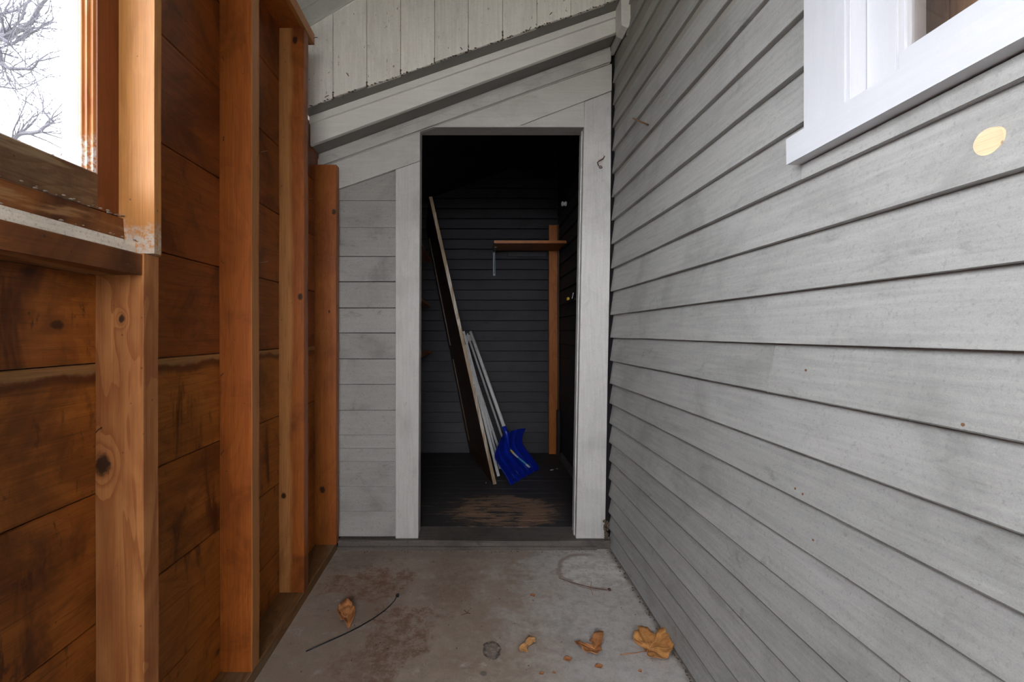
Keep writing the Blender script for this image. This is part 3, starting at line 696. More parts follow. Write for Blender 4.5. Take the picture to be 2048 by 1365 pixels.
# crown against the wall, two steps
def crown(o2, yy0, top):
    A2, B2 = pt(644, 316 + o2, yy0), pt(1222, 108 + o2, yy0)
    f = lambda x: A2[2] + (B2[2] - A2[2]) * (x - A2[0]) / (B2[0] - A2[0])
    _polyy('crown_moulding', [(x, zf(x) + top) for x in (-0.7515, 0.673)] + [(x, f(x)) for x in (0.673, -0.7515)], yy0, D + .0015, M['casing_x'], trim, 0.001)
crown(8, FW - .009, 0.0055); crown(14, FW - .021, -0.022); crown(18, FW - .007, -0.034)
_polyy('drip_board', [(-0.7515, 2.0569 + .348 * (-.7515 + .718)), (0.672, 2.0569 + .348 * (.672 + .718)), (0.672, 2.0569 + .348 * (.672 + .718) + .02), (-0.7515, 2.0569 + .348 * (-.7515 + .718) + .02)], 2.004, FY + .01, M['soffit'], trim, 0)
poly_y('end_block', [(1241, -70), (1292, -70), (1273, 0), (1263, 42), (1256, 56), (1243, 50)], 1.994, 2.072, M['fascia'], trim, 0.0015)
box('end_strip', (0.676, 2.074, 2.405), (0.690, 2.20, 2.452), M['casing'], trim, 0.002)

# ---- gable boards above
gable = struct(empty('wall_above', (0, 2.0, 2.5)), 'cream upright boards closing the gable above the rake trim', 'wall')
jx = [(p - CX) / F * 2.0 for p in (598.5, 666.5, 734, 801.6, 869.4, 936.6, 1005, 1073.8, 1141.6, 1210, 1278)]
for i in range(len(jx) - 1):
    a, b = jx[i] + .0008, min(jx[i + 1] - .0008, 0.649)
    lo = lambda x: 2.0569 + .348 * (x + .718) + 0.001
    hi = lambda x: 2.41 + 0.6 * (x + 0.718)
    e = R.uniform(-.002, .003)
    _polyy('gable_board', [(a, lo(a) + e), (b, lo(b) + e), (b, hi(b)), (a, hi(a))], 1.996 + R.uniform(-.0015, .0015), 2.012, M['cream'], gable, 0.0012)
bm = bmesh.new()
for k in range(130):                           # crust of dirt on the boards' lower edge
    x = R.uniform(-0.74, 0.64); z = 2.0569 + .348 * (x + .718) + R.uniform(-.004, .004); r = R.uniform(.001, .0032)
    g = bmesh.ops.create_icosphere(bm, subdivisions=1, radius=r)
    for v in g['verts']: v.co = Vector((x + v.co.x * 2.2, 1.997 + v.co.y, z + v.co.z))
for px in (666.5, 734, 801.6, 869.4, 936.6, 1005):
    x = (px - CX) / F * 2.0
    for k in range(9):
        g = bmesh.ops.create_icosphere(bm, subdivisions=1, radius=R.uniform(.0012, .003)); z = 2.0569 + .348 * (x + .718) + abs(R.gauss(0, .014))
        for v in g['verts']: v.co = Vector((x + v.co.x + R.uniform(-.003, .003), 1.996 + v.co.y * .5, z + v.co.z * 2))
o = link('dirt_crust', bm, M['debris'], gable); o['kind'] = 'stuff'
for (a, b, c_, d_) in ((693, 146, 697, 152), (921, 95, 924, 99), (1100, 29, 1104, 25), (650, 195, 657, 191), (1057, 62, 1062, 54)):
    p = pt(a, b, 1.995); q = pt(c_, d_, 1.955); nail(p, q, gable, 0.0016)

_polyy('backing', [(-0.79, 2.06), (0.69, 2.57), (0.69, 3.22), (-0.79, 2.36)], 2.0135, 2.03, M['outer'], gable, 0)
# ---- ceiling
cz = lambda x: 2.4135 + 0.6 * (x + 0.718)
ceiling = empty('ceiling', (0, 0.4, 2.85)); struct(ceiling, 'sloping painted board ceiling rising to the house wall', 'ceiling')
y = YB
while y < 1.99:
    y2 = min(y + 0.14, 1.995)
    bm = bmesh.new(); pr = [(-0.80, cz(-0.80)), (0.70, cz(0.70)), (0.70, cz(0.70) + .03), (-0.80, cz(-0.80) + .03)]
    _polyy('ceiling_board', pr, y + .001, y2 - .001, M['ceil'], ceiling, 0.002); bm.free(); y += 0.14
bm = bmesh.new(); add_box(bm, (-0.775, YB, 2.279), (-0.752, 2.0, 2.42)); link('eave_board', bm, M['ceil'], ceiling)
# roofs above, keeping daylight out
bm = bmesh.new()
def slab(bm, x0, x1, f, y0, y1, t):
    pts = [(x0, f(x0)), (x1, f(x1)), (x1, f(x1) + t), (x0, f(x0) + t)]
    a = [bm.verts.new((x, y0, z)) for x, z in pts]; b = [bm.verts.new((x, y1, z)) for x, z in pts]
    bm.faces.new(a); bm.faces.new(b[::-1])
    for k in range(4): bm.faces.new([a[k], b[k], b[(k+1) % 4], a[(k+1) % 4]])
slab(bm, -1.0, 0.8, lambda x: cz(x) + .032, YB, 2.1, .05)
struct(link('ceiling_roof_deck', bm, M['outer']), 'roof deck over the passage ceiling', 'roof')

# ---- storeroom behind the doorway
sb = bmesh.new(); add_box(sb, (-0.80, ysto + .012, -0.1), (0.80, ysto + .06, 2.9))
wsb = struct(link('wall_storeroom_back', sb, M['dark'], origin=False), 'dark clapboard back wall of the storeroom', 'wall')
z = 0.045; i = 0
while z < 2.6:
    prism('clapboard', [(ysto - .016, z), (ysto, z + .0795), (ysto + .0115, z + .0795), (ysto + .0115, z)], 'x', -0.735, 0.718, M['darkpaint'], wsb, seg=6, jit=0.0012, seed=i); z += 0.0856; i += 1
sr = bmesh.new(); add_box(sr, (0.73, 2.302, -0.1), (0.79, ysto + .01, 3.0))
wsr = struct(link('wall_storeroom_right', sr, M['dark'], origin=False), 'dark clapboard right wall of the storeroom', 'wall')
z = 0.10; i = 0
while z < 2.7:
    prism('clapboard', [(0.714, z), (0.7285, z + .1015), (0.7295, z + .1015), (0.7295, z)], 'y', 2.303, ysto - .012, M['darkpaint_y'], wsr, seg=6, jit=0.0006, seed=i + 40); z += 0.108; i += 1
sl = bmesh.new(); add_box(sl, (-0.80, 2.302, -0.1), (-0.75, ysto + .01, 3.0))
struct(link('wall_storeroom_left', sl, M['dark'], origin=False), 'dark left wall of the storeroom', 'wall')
bm = bmesh.new(); slab(bm, -0.80, 0.80, lambda x: zf(x) + 0.12, 2.30, ysto + .1, .05)
struct(link('ceiling_storeroom', bm, M['dark']), 'dark sloping roof underside of the storeroom', 'ceiling')
bm = bmesh.new(); slab(bm, -0.80, 0.72, lambda x: zf(x) + 0.024, 2.104, 2.32, .04)
struct(link('ceiling_overhang', bm, M['outer']), 'low roof edge above the rake trim', 'roof')
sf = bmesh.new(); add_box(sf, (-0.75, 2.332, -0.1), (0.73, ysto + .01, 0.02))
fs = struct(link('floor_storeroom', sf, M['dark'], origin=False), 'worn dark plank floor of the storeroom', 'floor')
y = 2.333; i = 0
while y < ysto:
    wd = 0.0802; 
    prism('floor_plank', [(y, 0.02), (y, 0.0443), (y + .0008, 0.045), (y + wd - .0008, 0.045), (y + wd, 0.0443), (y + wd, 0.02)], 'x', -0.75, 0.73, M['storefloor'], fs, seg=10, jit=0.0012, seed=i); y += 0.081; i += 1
# posts and bits of the storeroom walls
prism('corner_post', [(0.634, 3.728), (0.704, 3.728), (0.704, 3.773), (0.634, 3.773)], 'z', 0.046, 1.945, M['postwood'], wsb, seg=6, jit=0.002, bev=0.002, label='orange wood corner post')
prism('post_trim', [(0.7045, 3.70), (0.713, 3.70), (0.713, 3.773), (0.7045, 3.773)], 'z', 0.046, 1.945, M['panelwood'], wsb, seg=6, jit=0.001, bev=0.001)
box('dark_batten', (0.688, 3.64, 0.046), (0.7085, 3.698, 0.42), M['darkpaint_y'], wsb)
M['basepaint'] = paint('dusty dark baseboard', (0.09, 0.085, 0.085), 'y', dirt=0.5)
prism('baseboard', [(0.690, 0.046), (0.690, 0.085), (0.7138, 0.095), (0.7138, 0.046)], 'y', 2.42, 3.60, M['basepaint'], wsr, seg=6, jit=0.002)
box('ledge', (0.690, 3.05, 1.272), (0.7138, 3.60, 1.288), M['darkpaint_y'], wsr, label='narrow dark ledge')

# shelf with metal bracket
sh = empty('wall_shelf', (0.42, 3.6, 1.731))
box('shelf_board', (0.163, 3.41, 1.731), (0.7125, 3.727, 1.752), M['shelfwood'], sh, 0.002)
box('cleat', (0.30, 3.757, 1.690), (0.617, 3.777, 1.7305), M['darkpaint'], sh, 0.001)
br = bmesh.new()
add_box(br, (0.172, 3.768, 1.53), (0.192, 3.7725, 1.7295), 0.0008); add_box(br, (0.172, 3.55, 1.7265), (0.192, 3.768, 1.7300), 0.0008)
add_beam(br, (0.182, 3.768, 1.55), (0.182, 3.60, 1.726), 0.006, 0.012)
link('bracket', br, M['metal'], sh, label='grey metal shelf bracket')
tag(sh, 'brown wooden shelf on a metal bracket in the storeroom corner', 'shelf')
# three shelves along the storeroom's left wall
for z, lab in ((1.656, 'uppermost dark board shelf on the storeroom left wall, behind the leaning panel'), (1.278, 'middle board shelf on the storeroom left wall, behind the leaning panel'), (0.893, 'lowest board shelf on the storeroom left wall, behind the leaning panel')):
    s_ = empty('side_shelf', (-0.55, 3.1, z))
    box('shelf_board', (-0.749, 2.45, z - .010), (-0.345, 3.775, z + .010), M['shelfwood'], s_, 0.002)
    box('cleat', (-0.749, 2.45, z - .045), (-0.73, 3.775, z - .0105), M['panelwood'], s_, 0.001)
    tag(s_, lab, 'shelf', 'shelves on the storeroom left wall')

# porcelain insulator, yellow tag, white stick
ins = empty('insulator', onx(1133, 408, 0.716))
c = Vector(onx(1133, 408, 0.716)); bm = bmesh.new()
prev = None
for (d, r) in ((0, .017), (.010, .019), (.016, .013), (.022, .013), (.028, .019), (.038, .016), (.04, .004)):
    ring = [bm.verts.new((c.x - d, c.y + r * math.cos(t), c.z + r * math.sin(t))) for t in [2 * math.pi * k / 14 for k in range(14)]]
    if prev:
        for k in range(14): bm.faces.new([prev[k], prev[(k+1) % 14], ring[(k+1) % 14], ring[k]])
    else: bm.faces.new(ring)
    prev = ring
bm.faces.new(prev); link('body', bm, M['porcelain'], ins, smooth=True)
tube('wire', [(c.x - .02, c.y + .012, c.z), (c.x - .035, c.y + .06, c.z - .02), (c.x - .02, c.y + .12, c.z - .04), (c.x, c.y + .15, c.z - .03)], 0.002, M['black'], ins, n=5)
tag(ins, 'white porcelain insulator high on the storeroom right wall', 'insulator')
bm = bmesh.new(); p = onx(1135, 602, 0.700); add_box(bm, (0.694, p[1] - .016, 1.2885), (0.712, p[1] + .016, 1.312), .003)
tag(link('plastic_clip', bm, M['yellow'], origin='base'), 'small yellow plastic piece on the storeroom ledge', 'clip')
bm = bmesh.new(); p = onx(1145, 601, 0.700); add_tube(bm, [(0.697, p[1], 1.2885), (0.703, p[1] - .012, 1.330)], 0.003, 6)
tag(link('candle_stub', bm, M['porcelain'], smooth=True, origin='base'), 'thin white upright stick on the storeroom ledge', 'stick')

# ---- leaning panel
pan = empty('leaning_panel', (0.07, 3.35, 0.046))
NB, NT_, FB, FT = Vector((0.149, 2.975, 0.049)), Vector((-0.277, 2.985, 1.955)), Vector((-0.01, 3.735, 0.049)), Vector((-0.375, 3.715, 1.93))
nrm = (NT_ - NB).cross(FB - NB).normalized()
def on(u, v): # u along near->far, v bottom->top
    return (NB * (1 - u) + FB * u) * (1 - v) + (NT_ * (1 - u) + FT * u) * v
def slabq(bm, u0, u1, v0, v1, t0, t1):
    q = [on(u0, v0), on(u1, v0), on(u1, v1), on(u0, v1)]
    a = [bm.verts.new(p + nrm * t0) for p in q]; b = [bm.verts.new(p + nrm * t1) for p in q]
    bm.faces.new(a); bm.faces.new(b[::-1])
    for k in range(4): bm.faces.new([a[k], b[k], b[(k+1) % 4], a[(k+1) % 4]])
M['pedge'] = wood('bare tan stile edge', (0.36, 0.29, 0.24), (0.26, 0.20, 0.16), (0.16, 0.11, 0.08), 'z', 8, 0.5, pale=((0.58, 0.58, 0.68), 0.85), bump=0.5)
for (u0, u1, v0, v1, mm, nm) in ((0, 0.012, 0, 1, 'pedge', 'edge_strip'), (0.012, 0.11, 0, 1, 'panelwood', 'stile'), (0.9, 1.0, 0, 1, 'panelwood', 'stile'),
                                 (0.11, 0.9, 0, 0.07, 'panelwood', 'rail'), (0.11, 0.9, 0.42, 0.48, 'panelwood', 'rail'), (0.11, 0.9, 0.94, 1, 'panelwood', 'rail')):
    bm = bmesh.new(); slabq(bm, u0, u1, v0, v1, -0.010, 0.012); link(nm, bm, M[mm], pan)
bm = bmesh.new(); slabq(bm, 0.11, 0.9, 0.07, 0.42, -0.004, 0.004); link('inset_panel', bm, M['panelwood'], pan)
bm = bmesh.new(); slabq(bm, 0.11, 0.9, 0.48, 0.94, -0.004, 0.004); link('inset_panel', bm, M['panelwood'], pan)
for v in [0.06 + 0.047 * k for k in range(20)]:
    p = on(0.004, v + R.uniform(-.01, .01)); q = p + Vector((R.choice((-1, 1, -1)) * R.uniform(.012, .02) * 1.0, -.004, R.uniform(-.004, .004)))
    nail(tuple(p + nrm * (-.012 if q.x < p.x else .012) * 0), tuple(q), pan, 0.0011)
tag(pan, 'tall framed panel with a tan edge leaning inside the storeroom', 'panel')

# ---- white sticks leaning beside it
def stick(name, pb_, pt_, wd, th, lab, tubeish=False, mat='sticks'):
    b = Vector(pt(*pb_)); t = Vector(pt(*pt_)); o = empty(name, b)
    bm = bmesh.new()
    if tubeish: add_tube(bm, [b, t], wd / 2, 10)
    else: add_beam(bm, b, t, wd, th, up=(0.2, -1, 0), bev=0.001)
    link('stick', bm, M[mat], o, smooth=False)
    tag(o, lab, 'stick', 'white sticks leaning behind the shovel'); return o, b, t
def fd(py): return (H - 0.050) * F / (py - CY)
stick('trim_strip', (997, 953, fd(953)), (931, 690, 3.33), 0.020, 0.010, 'wide white painted strip standing closest to the tan panel edge')
stick('trim_strip', (1000, 938, fd(938)), (927, 663, 3.42), 0.016, 0.010, 'narrow white strip second from the tan panel edge')
o, b, t = stick('trim_strip', (1006, 926, fd(926)), (946, 740, 3.62), 0.018, 0.012, 'shorter white strip in the middle of the leaning sticks')
for k in (0.35, 0.62):
    p = b.lerp(t, k); bm = bmesh.new(); add_box(bm, p + Vector((-.014, -.012, -.012)), p + Vector((.010, -.004, .012)), .002); link('clip', bm, M['sticks'], o)
o, b, t = stick('curtain_rod', (1018, 915, fd(915)), (936, 672, 3.66), 0.018, 0.018, 'white round rod with a bracket at its top, left of the shovel handle', True)
bm = bmesh.new(); p = t + Vector((0.015, -0.022, -0.01)); add_box(bm, p + Vector((-.03, -.006, -.03)), p + Vector((.022, .006, .018)), .003); add_box(bm, p + Vector((-.024, -.016, -.05)), p + Vector((-.012, .0, .03)), .002)
link('bracket', bm, M['sticks'], o)

# ---- snow shovel
SB, SR_, TL, TR = Vector((0.254, 2.955, 0.0485)), Vector((0.50, 3.32, 0.0485)), Vector((0.146, 2.97, 0.335)), Vector((0.367, 3.25, 0.352))
sho = empty('snow_shovel', (SB + SR_) / 2)
nn = ((SR_ - SB).cross(TL - SB)).normalized()
if nn.y > 0: nn = -nn                         # towards the viewer
M['blue'] = (lambda s: (s.bsdf.inputs['Coat Weight'].__setattr__('default_value', 0.3), s.out(s.vmath('SCALE', (0.004, 0.018, 0.30), scale=s.math('ADD', 0.85, s.math('MULTIPLY', s.noise(s.coord(False), 25, 4), 0.3))), 0.28, 0.5))[1])(NT('glossy blue plastic'))
def blade(s, t):                              # s across -1..1, t up 0..1
    a = (s + 1) / 2
    narrow = 1 - 0.04 * max(0, t - .55)
    a2 = .5 + (a - .5) * narrow
    topdrop = (0.15 * abs(s) ** 2.6 if s < 0 else 0.05 * s ** 4) * max(0, (t - .5) * 2)
    tt = t * 1.06 - topdrop
    p = (SB * (1 - a2) + SR_ * a2) * (1 - tt) + (TL * (1 - a2) + TR * a2) * tt
    dpt = 0.030 * (1 - s * s) * (0.3 + 0.7 * t) + (0.050 + .004 * s) * math.sin(math.pi * t ** 1.6)
    curl = 0.03 * max(0, t - .62) ** 1.4 * 3      # upper edge curls towards the viewer
    ridge = 0.020 * math.exp(-(s / 0.13) ** 2) * min(1, max(0, (t - .28) * 3.0))
    ridge2 = 0.010 * (math.exp(-((s - .55) / 0.07) ** 2) + math.exp(-((s + .55) / 0.07) ** 2)) * min(1, max(0, (t - .2) * 4)) 
    flute = 0.004 * math.cos(s * 15) * max(0, 1 - t * 2.6)
    return p + nn * (-dpt + curl + ridge + ridge2 + flute)
bm = bmesh.new(); NS, NTT = 60, 34
g = [[bm.verts.new(blade(-1 + 2 * i / NS, j / NTT) + (Vector((0, 0, 0)) if j else nn * (0.0015 * (1 if (i // 4) % 2 else -1)))) for i in range(NS + 1)] for j in range(NTT + 1)]
for j in range(NTT):
    for i in range(NS): bm.faces.new([g[j][i], g[j][i+1], g[j+1][i+1], g[j+1][i]])
bmesh.ops.recalc_face_normals(bm, faces=bm.faces)
bld = link('blade', bm, M['blue'], sho, smooth=True, label='wide glossy blue plastic scoop')
md = bld.modifiers.new('thick', 'SOLIDIFY'); md.thickness = 0.0035; md.offset = 0
# ribs at the cutting edge
for k in range(5):
    s0 = -0.62 + k * 0.31; bm = bmesh.new()
    add_tube(bm, [blade(s0, 0.09) + nn * .003, blade(s0, 0.15) + nn * .007, blade(s0, 0.22) + nn * .003], [0.002, .006, .002], 6)
    link('rib', bm, M['blue'], sho, smooth=True)
# label strip
bm = bmesh.new(); prev = None; cols = []
M['st1'] = plain('label light blue', (0.10, 0.36, 0.55), 0.35); M['st2'] = plain('label yellow', (0.75, 0.62, 0.08), 0.35); M['st3'] = plain('label white', (0.62, 0.64, 0.70), 0.35)
NL = 22
for k in range(NL + 1):
    f = k / NL; t = 0.76 - 0.63 * f; s0 = 0.12 + 0.36 * f
    wd = 0.062 if f < .08 or f > .9 else 0.050 + 0.02 * math.exp(-((f - .3) / .12) ** 2)
    row = [bm.verts.new(blade(s0 + q * wd, t) + nn * 0.0035) for q in (-1, 0, 1)]
    if prev:
        for q in (0, 1):
            fc = bm.faces.new([prev[q], prev[q+1], row[q+1], row[q]]); fc.material_index = 0 if f < .26 or .55 < f < .88 else 1 if f < .40 else 2
    prev = row
lb = link('label_strip', bm, [M['st1'], M['st2'], M['st3']], sho, label='narrow paper label in light blue, yellow and white')
md = lb.modifiers.new('t', 'SOLIDIFY'); md.thickness = 0.0006
hb = blade(-.1, 0.55) + nn * 0.008; ht = blade(-.12, 1.0) + nn * -0.006
top = Vector(pt(941, 664, 3.40))
bm = bmesh.new(); add_tube(bm, [hb, hb.lerp(ht, .5) + nn * .004, ht, ht + (top - ht).normalized() * .05], [0.004, 0.011, 0.015, 0.0145], 12); link('socket', bm, M['blue'], sho, smooth=True)
bm = bmesh.new(); add_tube(bm, [ht + (top - ht).normalized() * .03, ht.lerp(top, .5), top], 0.0125, 12); link('handle', bm, M['sticks'], sho, smooth=True, label='long white handle')
gd = (top - ht).normalized(); sd = gd.cross(Vector((0, 1, 0))).normalized()
tag(sho, 'blue plastic snow shovel standing on the storeroom floor', 'shovel')

# scraps on the storeroom floor
for (px, py, sz, lab, mm) in ((1104, 941, .028, 'white paper scrap on the storeroom floor right of the shovel', 'porcelain'), (1114, 939, .022, 'tiny white scrap on the storeroom floor by the right wall', 'porcelain'), (972, 967, .008, 'tiny white crumb on the storeroom floor left of the panel foot', 'porcelain')):
    p = Vector(fl(px, py, 0.047)); bm = bmesh.new(); pts = []
    for k in range(7):
        t = 2 * math.pi * k / 7; r = sz / 2 * R.uniform(.5, 1.2); pts.append(bm.verts.new((p.x + r * math.cos(t), p.y + r * math.sin(t) * 1.4, p.z + R.uniform(0, .006))))
    cc = bm.verts.new(p + Vector((0, 0, .004)))
    for k in range(7): bm.faces.new([cc, pts[k], pts[(k+1) % 7]])
    o = link('paper_scrap', bm, M[mm], origin='base'); md = o.modifiers.new('t', 'SOLIDIFY'); md.thickness = .0008
    tag(o, lab, 'scrap')

# ================================================================= floor litter
def leaf(name, pxs, center, mat, lab, curl=0.012, stem=None, lift=None, veins=(), cat='leaf', seed=0, rumple=0.004):
    C0 = Vector(fl(*center)); out = [Vector(fl(*q)) for q in pxs]
    # densify and roughen outline
    pts = []
    for k in range(len(out)):
        a, b = out[k], out[(k+1) % len(out)]; n = max(2, int((b - a).length / 0.006))
        for j in range(n):
            p = a.lerp(b, j / n); nv = (b - a).normalized().cross(Vector((0, 0, 1)))
            w_ = noise.noise(p * 90 + Vector((seed, 0, 0))) * 0.0028; pts.append(p + nv * w_)
    o = empty(name, (C0.x, C0.y, 0)); bm = bmesh.new(); rings = []
    NR = 7
    for j in range(1, NR + 1):
        f = j / NR; ring = []
        for p in pts:
            q = C0.lerp(p, f); d = (q - C0); ang = math.atan2(d.y, d.x)
            z = 0.003 + curl * f * f * (0.6 + 0.8 * noise.noise(Vector((math.cos(ang) * 1.3 + seed, math.sin(ang) * 1.3, 0)))) + rumple * noise.noise(q * 45 + Vector((seed * 3, 0, 0))) + rumple * 0.6
            if lift: z += lift(q - C0)
            ring.append(bm.verts.new((q.x, q.y, max(0.0012, z))))
        rings.append(ring)
    cc = bm.verts.new((C0.x, C0.y, 0.003)); n = len(pts)
    for k in range(n): bm.faces.new([cc, rings[0][k], rings[0][(k+1) % n]])
    for j in range(NR - 1):
        for k in range(n): bm.faces.new([rings[j][k], rings[j][(k+1) % n], rings[j+1][(k+1) % n], rings[j+1][k]])
    bl = link('blade', bm, mat, o, smooth=True); md = bl.modifiers.new('t', 'SOLIDIFY'); md.thickness = 0.0007
    if veins:
        for vq in veins:
            e = Vector(fl(*vq)); P = []
            for j in range(7):
                q = C0.lerp(e, j / 6 * .92); best = min((v.co for r_ in rings for v in r_) if False else [], default=None, key=lambda c: 0) if False else None
                f = j / 6 * .92; d = e - C0; ang = math.atan2(d.y, d.x)
                z = 0.003 + curl * f * f * (0.6 + 0.8 * noise.noise(Vector((math.cos(ang) * 1.3 + seed, math.sin(ang) * 1.3, 0)))) + rumple * noise.noise(q * 45 + Vector((seed * 3, 0, 0))) + rumple * 0.6
                if lift: z += lift(q - C0)
                P.append((q.x, q.y, max(.0016, z) + .0006))
            tube('vein', P, [0.0009 - 0.0001 * j for j in range(7)], M['leaf2'], o, n=5)
    if stem:
        P = [Vector(fl(*q)) + Vector((0, 0, .003 + .002 * i)) for i, q in enumerate(stem)]
        tube('stem', P, 0.0013, M['leaf3'], o, n=6)
    tag(o, lab, cat, None); return o

def c8(*pts): return [(880 + a / 3.593, 1050 + b / 3.593) for a, b in pts]
leaf('maple_leaf', c8((1385, 850), (1395, 820), (1425, 815), (1420, 770), (1450, 752), (1490, 765), (1530, 800), (1548, 840), (1552, 815), (1575, 780), (1620, 788), (1652, 782), (1660, 830), (1648, 860), (1678, 905), (1668, 950), (1640, 985), (1600, 1000), (1572, 1018), (1530, 1005), (1488, 985), (1482, 945), (1490, 920), (1450, 905), (1400, 890)),
     c8((1500, 905))[0], M['leaf'], 'large orange maple leaf lying against the right wall', curl=0.020, stem=c8((1296, 940), (1400, 934), (1495, 920)),
     veins=c8((1400, 850), (1450, 775), (1600, 800), (1660, 930), (1560, 1000)), seed=1, rumple=0.007)
leaf('torn_leaf', c8((965, 870), (1000, 855), (1040, 880), (1085, 890), (1092, 865), (1072, 850), (1100, 825), (1105, 800), (1140, 790), (1175, 800), (1172, 850), (1150, 900), (1165, 935), (1130, 960), (1075, 945), (1025, 930), (1015, 900), (975, 895)),
     c8((1110, 905))[0], M['leaf3'], 'folded brown torn leaf left of the maple leaf', curl=0.010, veins=c8((990, 872), (1150, 810)), seed=2, rumple=0.006)
leaf('torn_leaf', c8((640, 822), (685, 822), (690, 850), (655, 870), (630, 880), (625, 905), (642, 925), (600, 930), (585, 935), (565, 905), (575, 885), (605, 870), (620, 840)),
     c8((618, 888))[0], M['leaf2'], 'small tan torn leaf beside the dark floor stain', curl=0.004, veins=c8((670, 835),), seed=3, rumple=0.003)
leaf('curled_leaf', [(672, 1238), (678, 1226), (690, 1217), (704, 1220), (711, 1235), (709, 1252), (697, 1262), (690, 1257), (681, 1252)],
     (693, 1243), M['leaf3'], 'curled brown leaf by the black cable tie', curl=0.030, seed=4, rumple=0.014, veins=((676, 1232), (704, 1224), (690, 1255)))
for (px, py, s_, lab) in ((1065, 1194, .009, 'tiny orange leaf crumb in the middle of the floor'), (1135, 1322, .014, 'orange leaf flake left of the torn leaf'), (1197, 1337, .014, 'orange leaf flake below the torn leaf'),
                          (1083, 1351, .008, 'small orange leaf crumb at the bottom of the floor'), (1280, 1346, .007, 'small orange leaf crumb below the maple leaf'), (1108, 1350, .006, 'tiny dark brown leaf crumb at the bottom of the floor')):
    q = s_ / 1.5 * 900; leaf('leaf_crumb', [(px - q, py + 1), (px - q * .3, py - q * .8), (px + q, py - q * .3), (px + q * .6, py + q * .6)], (px, py), M['leaf3'], lab, curl=0.003, seed=px, rumple=0.001)

# cable tie
ct = empty('cable_tie', fl(700, 1250))
pp = [(612, 1305), (650, 1288), (690, 1270), (718, 1256), (745, 1240), (768, 1224), (780, 1213), (789, 1203)]
bm = bmesh.new(); add_tube(bm, [Vector(fl(a, b)) + Vector((0, 0, .0022)) for a, b in pp], 0.0021, 6); link('strap', bm, M['black'], ct, smooth=True)
p = Vector(fl(795, 1194)); bm = bmesh.new(); add_box(bm, p + Vector((-.006, -.007, .0005)), p + Vector((.006, .007, .010)), .0015)
add_tube(bm, [Vector(fl(789, 1203)) + Vector((0, 0, .0022)), p + Vector((-.002, -.004, .004))], .0021, 6); link('head', bm, M['black'], ct)
tag(ct, 'black plastic cable tie lying on the concrete floor', 'cable tie')
# twigs
tw = empty('twig', fl(1200, 1182)); bm = bmesh.new()
add_tube(bm, [Vector(fl(a, b)) + Vector((0, 0, .002)) for a, b in ((1119, 1158), (1140, 1166), (1165, 1172), (1190, 1178), (1214, 1182))], .0011, 5); link('stalk', bm, M['nail'], tw)
p = Vector(fl(1219, 1182)); bm = bmesh.new(); bmesh.ops.create_icosphere(bm, subdivisions=2, radius=.007)
for v in bm.verts: v.co = p + Vector((v.co.x * (1 + .5 * noise.noise(v.co * 200)), v.co.y * 1.2, v.co.z * .6 + .0045))
link('seed_head', bm, M['nail'], tw)
tag(tw, 'thin dark twig with a seed head by the right wall', 'twig')
bm = bmesh.new(); add_tube(bm, [Vector(fl(a, b)) + Vector((0, 0, .002)) for a, b in ((1183, 1165), (1181, 1178), (1186, 1192))], .0011, 5)
tag(link('pine_needle', bm, M['leaf3'], origin='base'), 'short orange stem lying across the floor near the twig', 'twig')
bm = bmesh.new(); add_tube(bm, [Vector(fl(a, b)) + Vector((0, 0, .002)) for a, b in ((928, 1222), (935, 1228), (941, 1229))], .0012, 5); add_tube(bm, [Vector(fl(a, b)) + Vector((0, 0, .002)) for a, b in ((922, 1232), (935, 1228), (938, 1222))], .0009, 5)
tag(link('twig', bm, M['nail'], origin='base'), 'tiny forked twig in the middle of the floor', 'twig')
# grit along the base of the right wall and in the corner by the door
bm = bmesh.new()
for k in range(320):
    if k < 140:
        y = R.uniform(1.2, 2.17); x = 0.664 - abs(R.gauss(0, .007))
        if R.random() < .35: y = R.uniform(1.25, 1.6)
    elif k < 220: y = R.uniform(2.16, 2.168) - abs(R.gauss(0, .01)); x = R.uniform(-.6, .65)
    else: x = R.uniform(-.6, .62); y = R.uniform(1.3, 2.15)
    r = R.uniform(.0006, .0024) * (1.3 if k < 140 else 1 if k < 220 else .8)
    g_ = bmesh.ops.create_icosphere(bm, subdivisions=1, radius=r)
    for v in g_['verts']: v.co = Vector((x + v.co.x * 1.3, y + v.co.y * 1.5, v.co.z * .7 + r * .6))
o = link('floor_grit', bm, M['debris'], floor); o['kind'] = 'stuff'
bm = bmesh.new()
for k in range(70):
    p = pt(R.uniform(1208, 1218), R.uniform(1040, 1088), 2.185); r = R.uniform(.002, .006)
    g_ = bmesh.ops.create_icosphere(bm, subdivisions=1, radius=r)
    for v in g_['verts']: v.co = Vector((min(.668, p[0] + v.co.x), p[1] + v.co.y + R.uniform(-.001, .001), p[2] + v.co.z * 1.3))
o = link('corner_debris', bm, M['debris'], wall_far); o['kind'] = 'stuff'

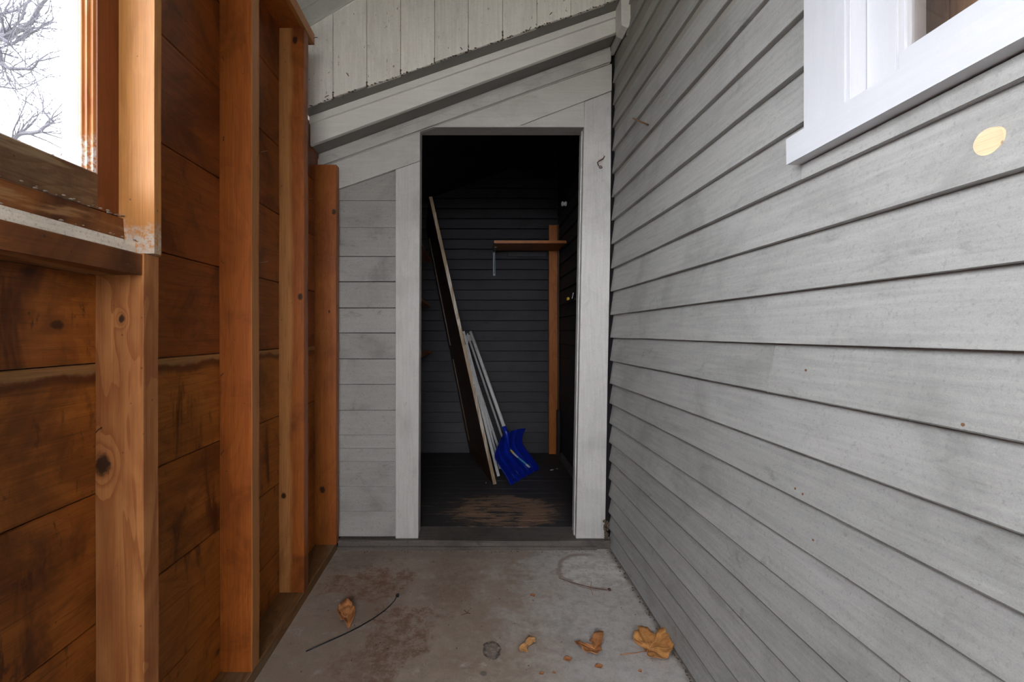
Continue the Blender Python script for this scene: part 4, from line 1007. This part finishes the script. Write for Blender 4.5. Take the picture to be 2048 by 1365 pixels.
# ================================================================= outdoors
bm = bmesh.new(); add_box(bm, (-40, -40, -0.6), (40, 60, -0.125))
struct(link('floor_ground', bm, M['grass'], origin=False), 'winter lawn outside the passage', 'ground')
def bare_tree(name, limbs, base, lab):
    """limbs: lists of (px,py,depth) main branches; twigs grow from them"""
    o = empty(name, base); bm = bmesh.new(); tw = bmesh.new()
    rr = random.Random(5)
    def grow(p, d, L, r, lev):
        pts = [p]; n = 4
        for k in range(n):
            d = (d + Vector((rr.uniform(-1, 1), rr.uniform(-1, 1), rr.uniform(-.7, .9))) * 0.28).normalized(); p = p + d * L / n; pts.append(p)
            if lev < 3 and rr.random() < .75:
                dd = (d + Vector((rr.uniform(-1, 1), rr.uniform(-1, 1), rr.uniform(-.8, 1))) * 0.9).normalized(); grow(p, dd, L * rr.uniform(.45, .7), r * .55, lev + 1)
        add_tube(tw, pts, [max(.0022, r * (1 - .8 * k / n)) for k in range(n + 1)], 4, cap=False)
    for path in limbs:
        P = [Vector(pt(*q[:3])) for q in path]; rad = [q[3] for q in path]
        # smooth subdivide
        PP, RR = [], []
        for i in range(len(P) - 1):
            for k in range(3):
                f = k / 3; q = P[i].lerp(P[i+1], f) + Vector((rr.uniform(-1, 1), rr.uniform(-1, 1), rr.uniform(-1, 1))) * .02; PP.append(q); RR.append(rad[i] * (1 - f) + rad[i+1] * f)
        PP.append(P[-1]); RR.append(rad[-1]); add_tube(bm, PP, RR, 7)
        for i in range(1, len(PP)):
            for _ in range(3):
                if rr.random() < .62:
                    d = (PP[i] - PP[i-1]).normalized(); dd = (d + Vector((rr.uniform(-1, 1), rr.uniform(-1, 1), rr.uniform(-.8, 1.1))) * .9).normalized()
                    grow(PP[i], dd, rr.uniform(.4, .9), RR[i] * .45, 1)
    link('limbs', bm, M['bark'], o); t = link('twigs', tw, M['bark'], o); t['kind'] = 'stuff'
    tag(o, lab, 'tree')
dd = 7.0
base = Vector(pt(-560, 790, 7.0)); base.z = -0.125
pbx = (base.x / 7.0 * F + CX); pby = CY - (base.z - H) / 7.0 * F
bare_tree('bare_tree', [
    [(pbx, pby, 7.0, .26), (-520, 500, 7.0, .20), (-420, 300, 7.0, .15), (-250, 190, 6.9, .11), (-110, 110, 6.8, .085), (0, 76, 6.7, .05), (40, 60, 6.6, .036), (70, 30, 6.5, .028), (110, -20, 6.4, .015)],
    [(0, 76, 6.7, .04), (20, 88, 6.6, .022), (60, 70, 6.5, .016), (105, 40, 6.4, .008)],
    [(-110, 110, 6.8, .06), (0, 98, 6.7, .03), (4, 125, 6.7, .026), (20, 138, 6.6, .024), (62, 140, 6.5, .018), (90, 118, 6.4, .010), (118, 112, 6.4, .005)],
    [(-420, 300, 7.0, .08), (-200, 330, 6.9, .05), (0, 300, 6.7, .028), (40, 270, 6.5, .030), (80, 262, 6.4, .026), (104, 240, 6.4, .016), (88, 222, 6.4, .012), (84, 188, 6.4, .007)],
    [(40, 270, 6.5, .018), (68, 240, 6.4, .012), (75, 225, 6.4, .008), (112, 226, 6.3, .005)],
    [(-420, 300, 7.0, .10), (-300, 60, 7.2, .07), (-150, -40, 7.2, .05), (0, 30, 7.2, .022), (45, 10, 7.1, .014), (90, -30, 7.1, .01)],
    [(-420, 300, 7.0, .08), (-200, 200, 7.4, .05), (-60, 160, 7.4, .03), (40, 180, 7.4, .009), (100, 150, 7.4, .005)],
], base, 'bare winter tree seen through the left window')
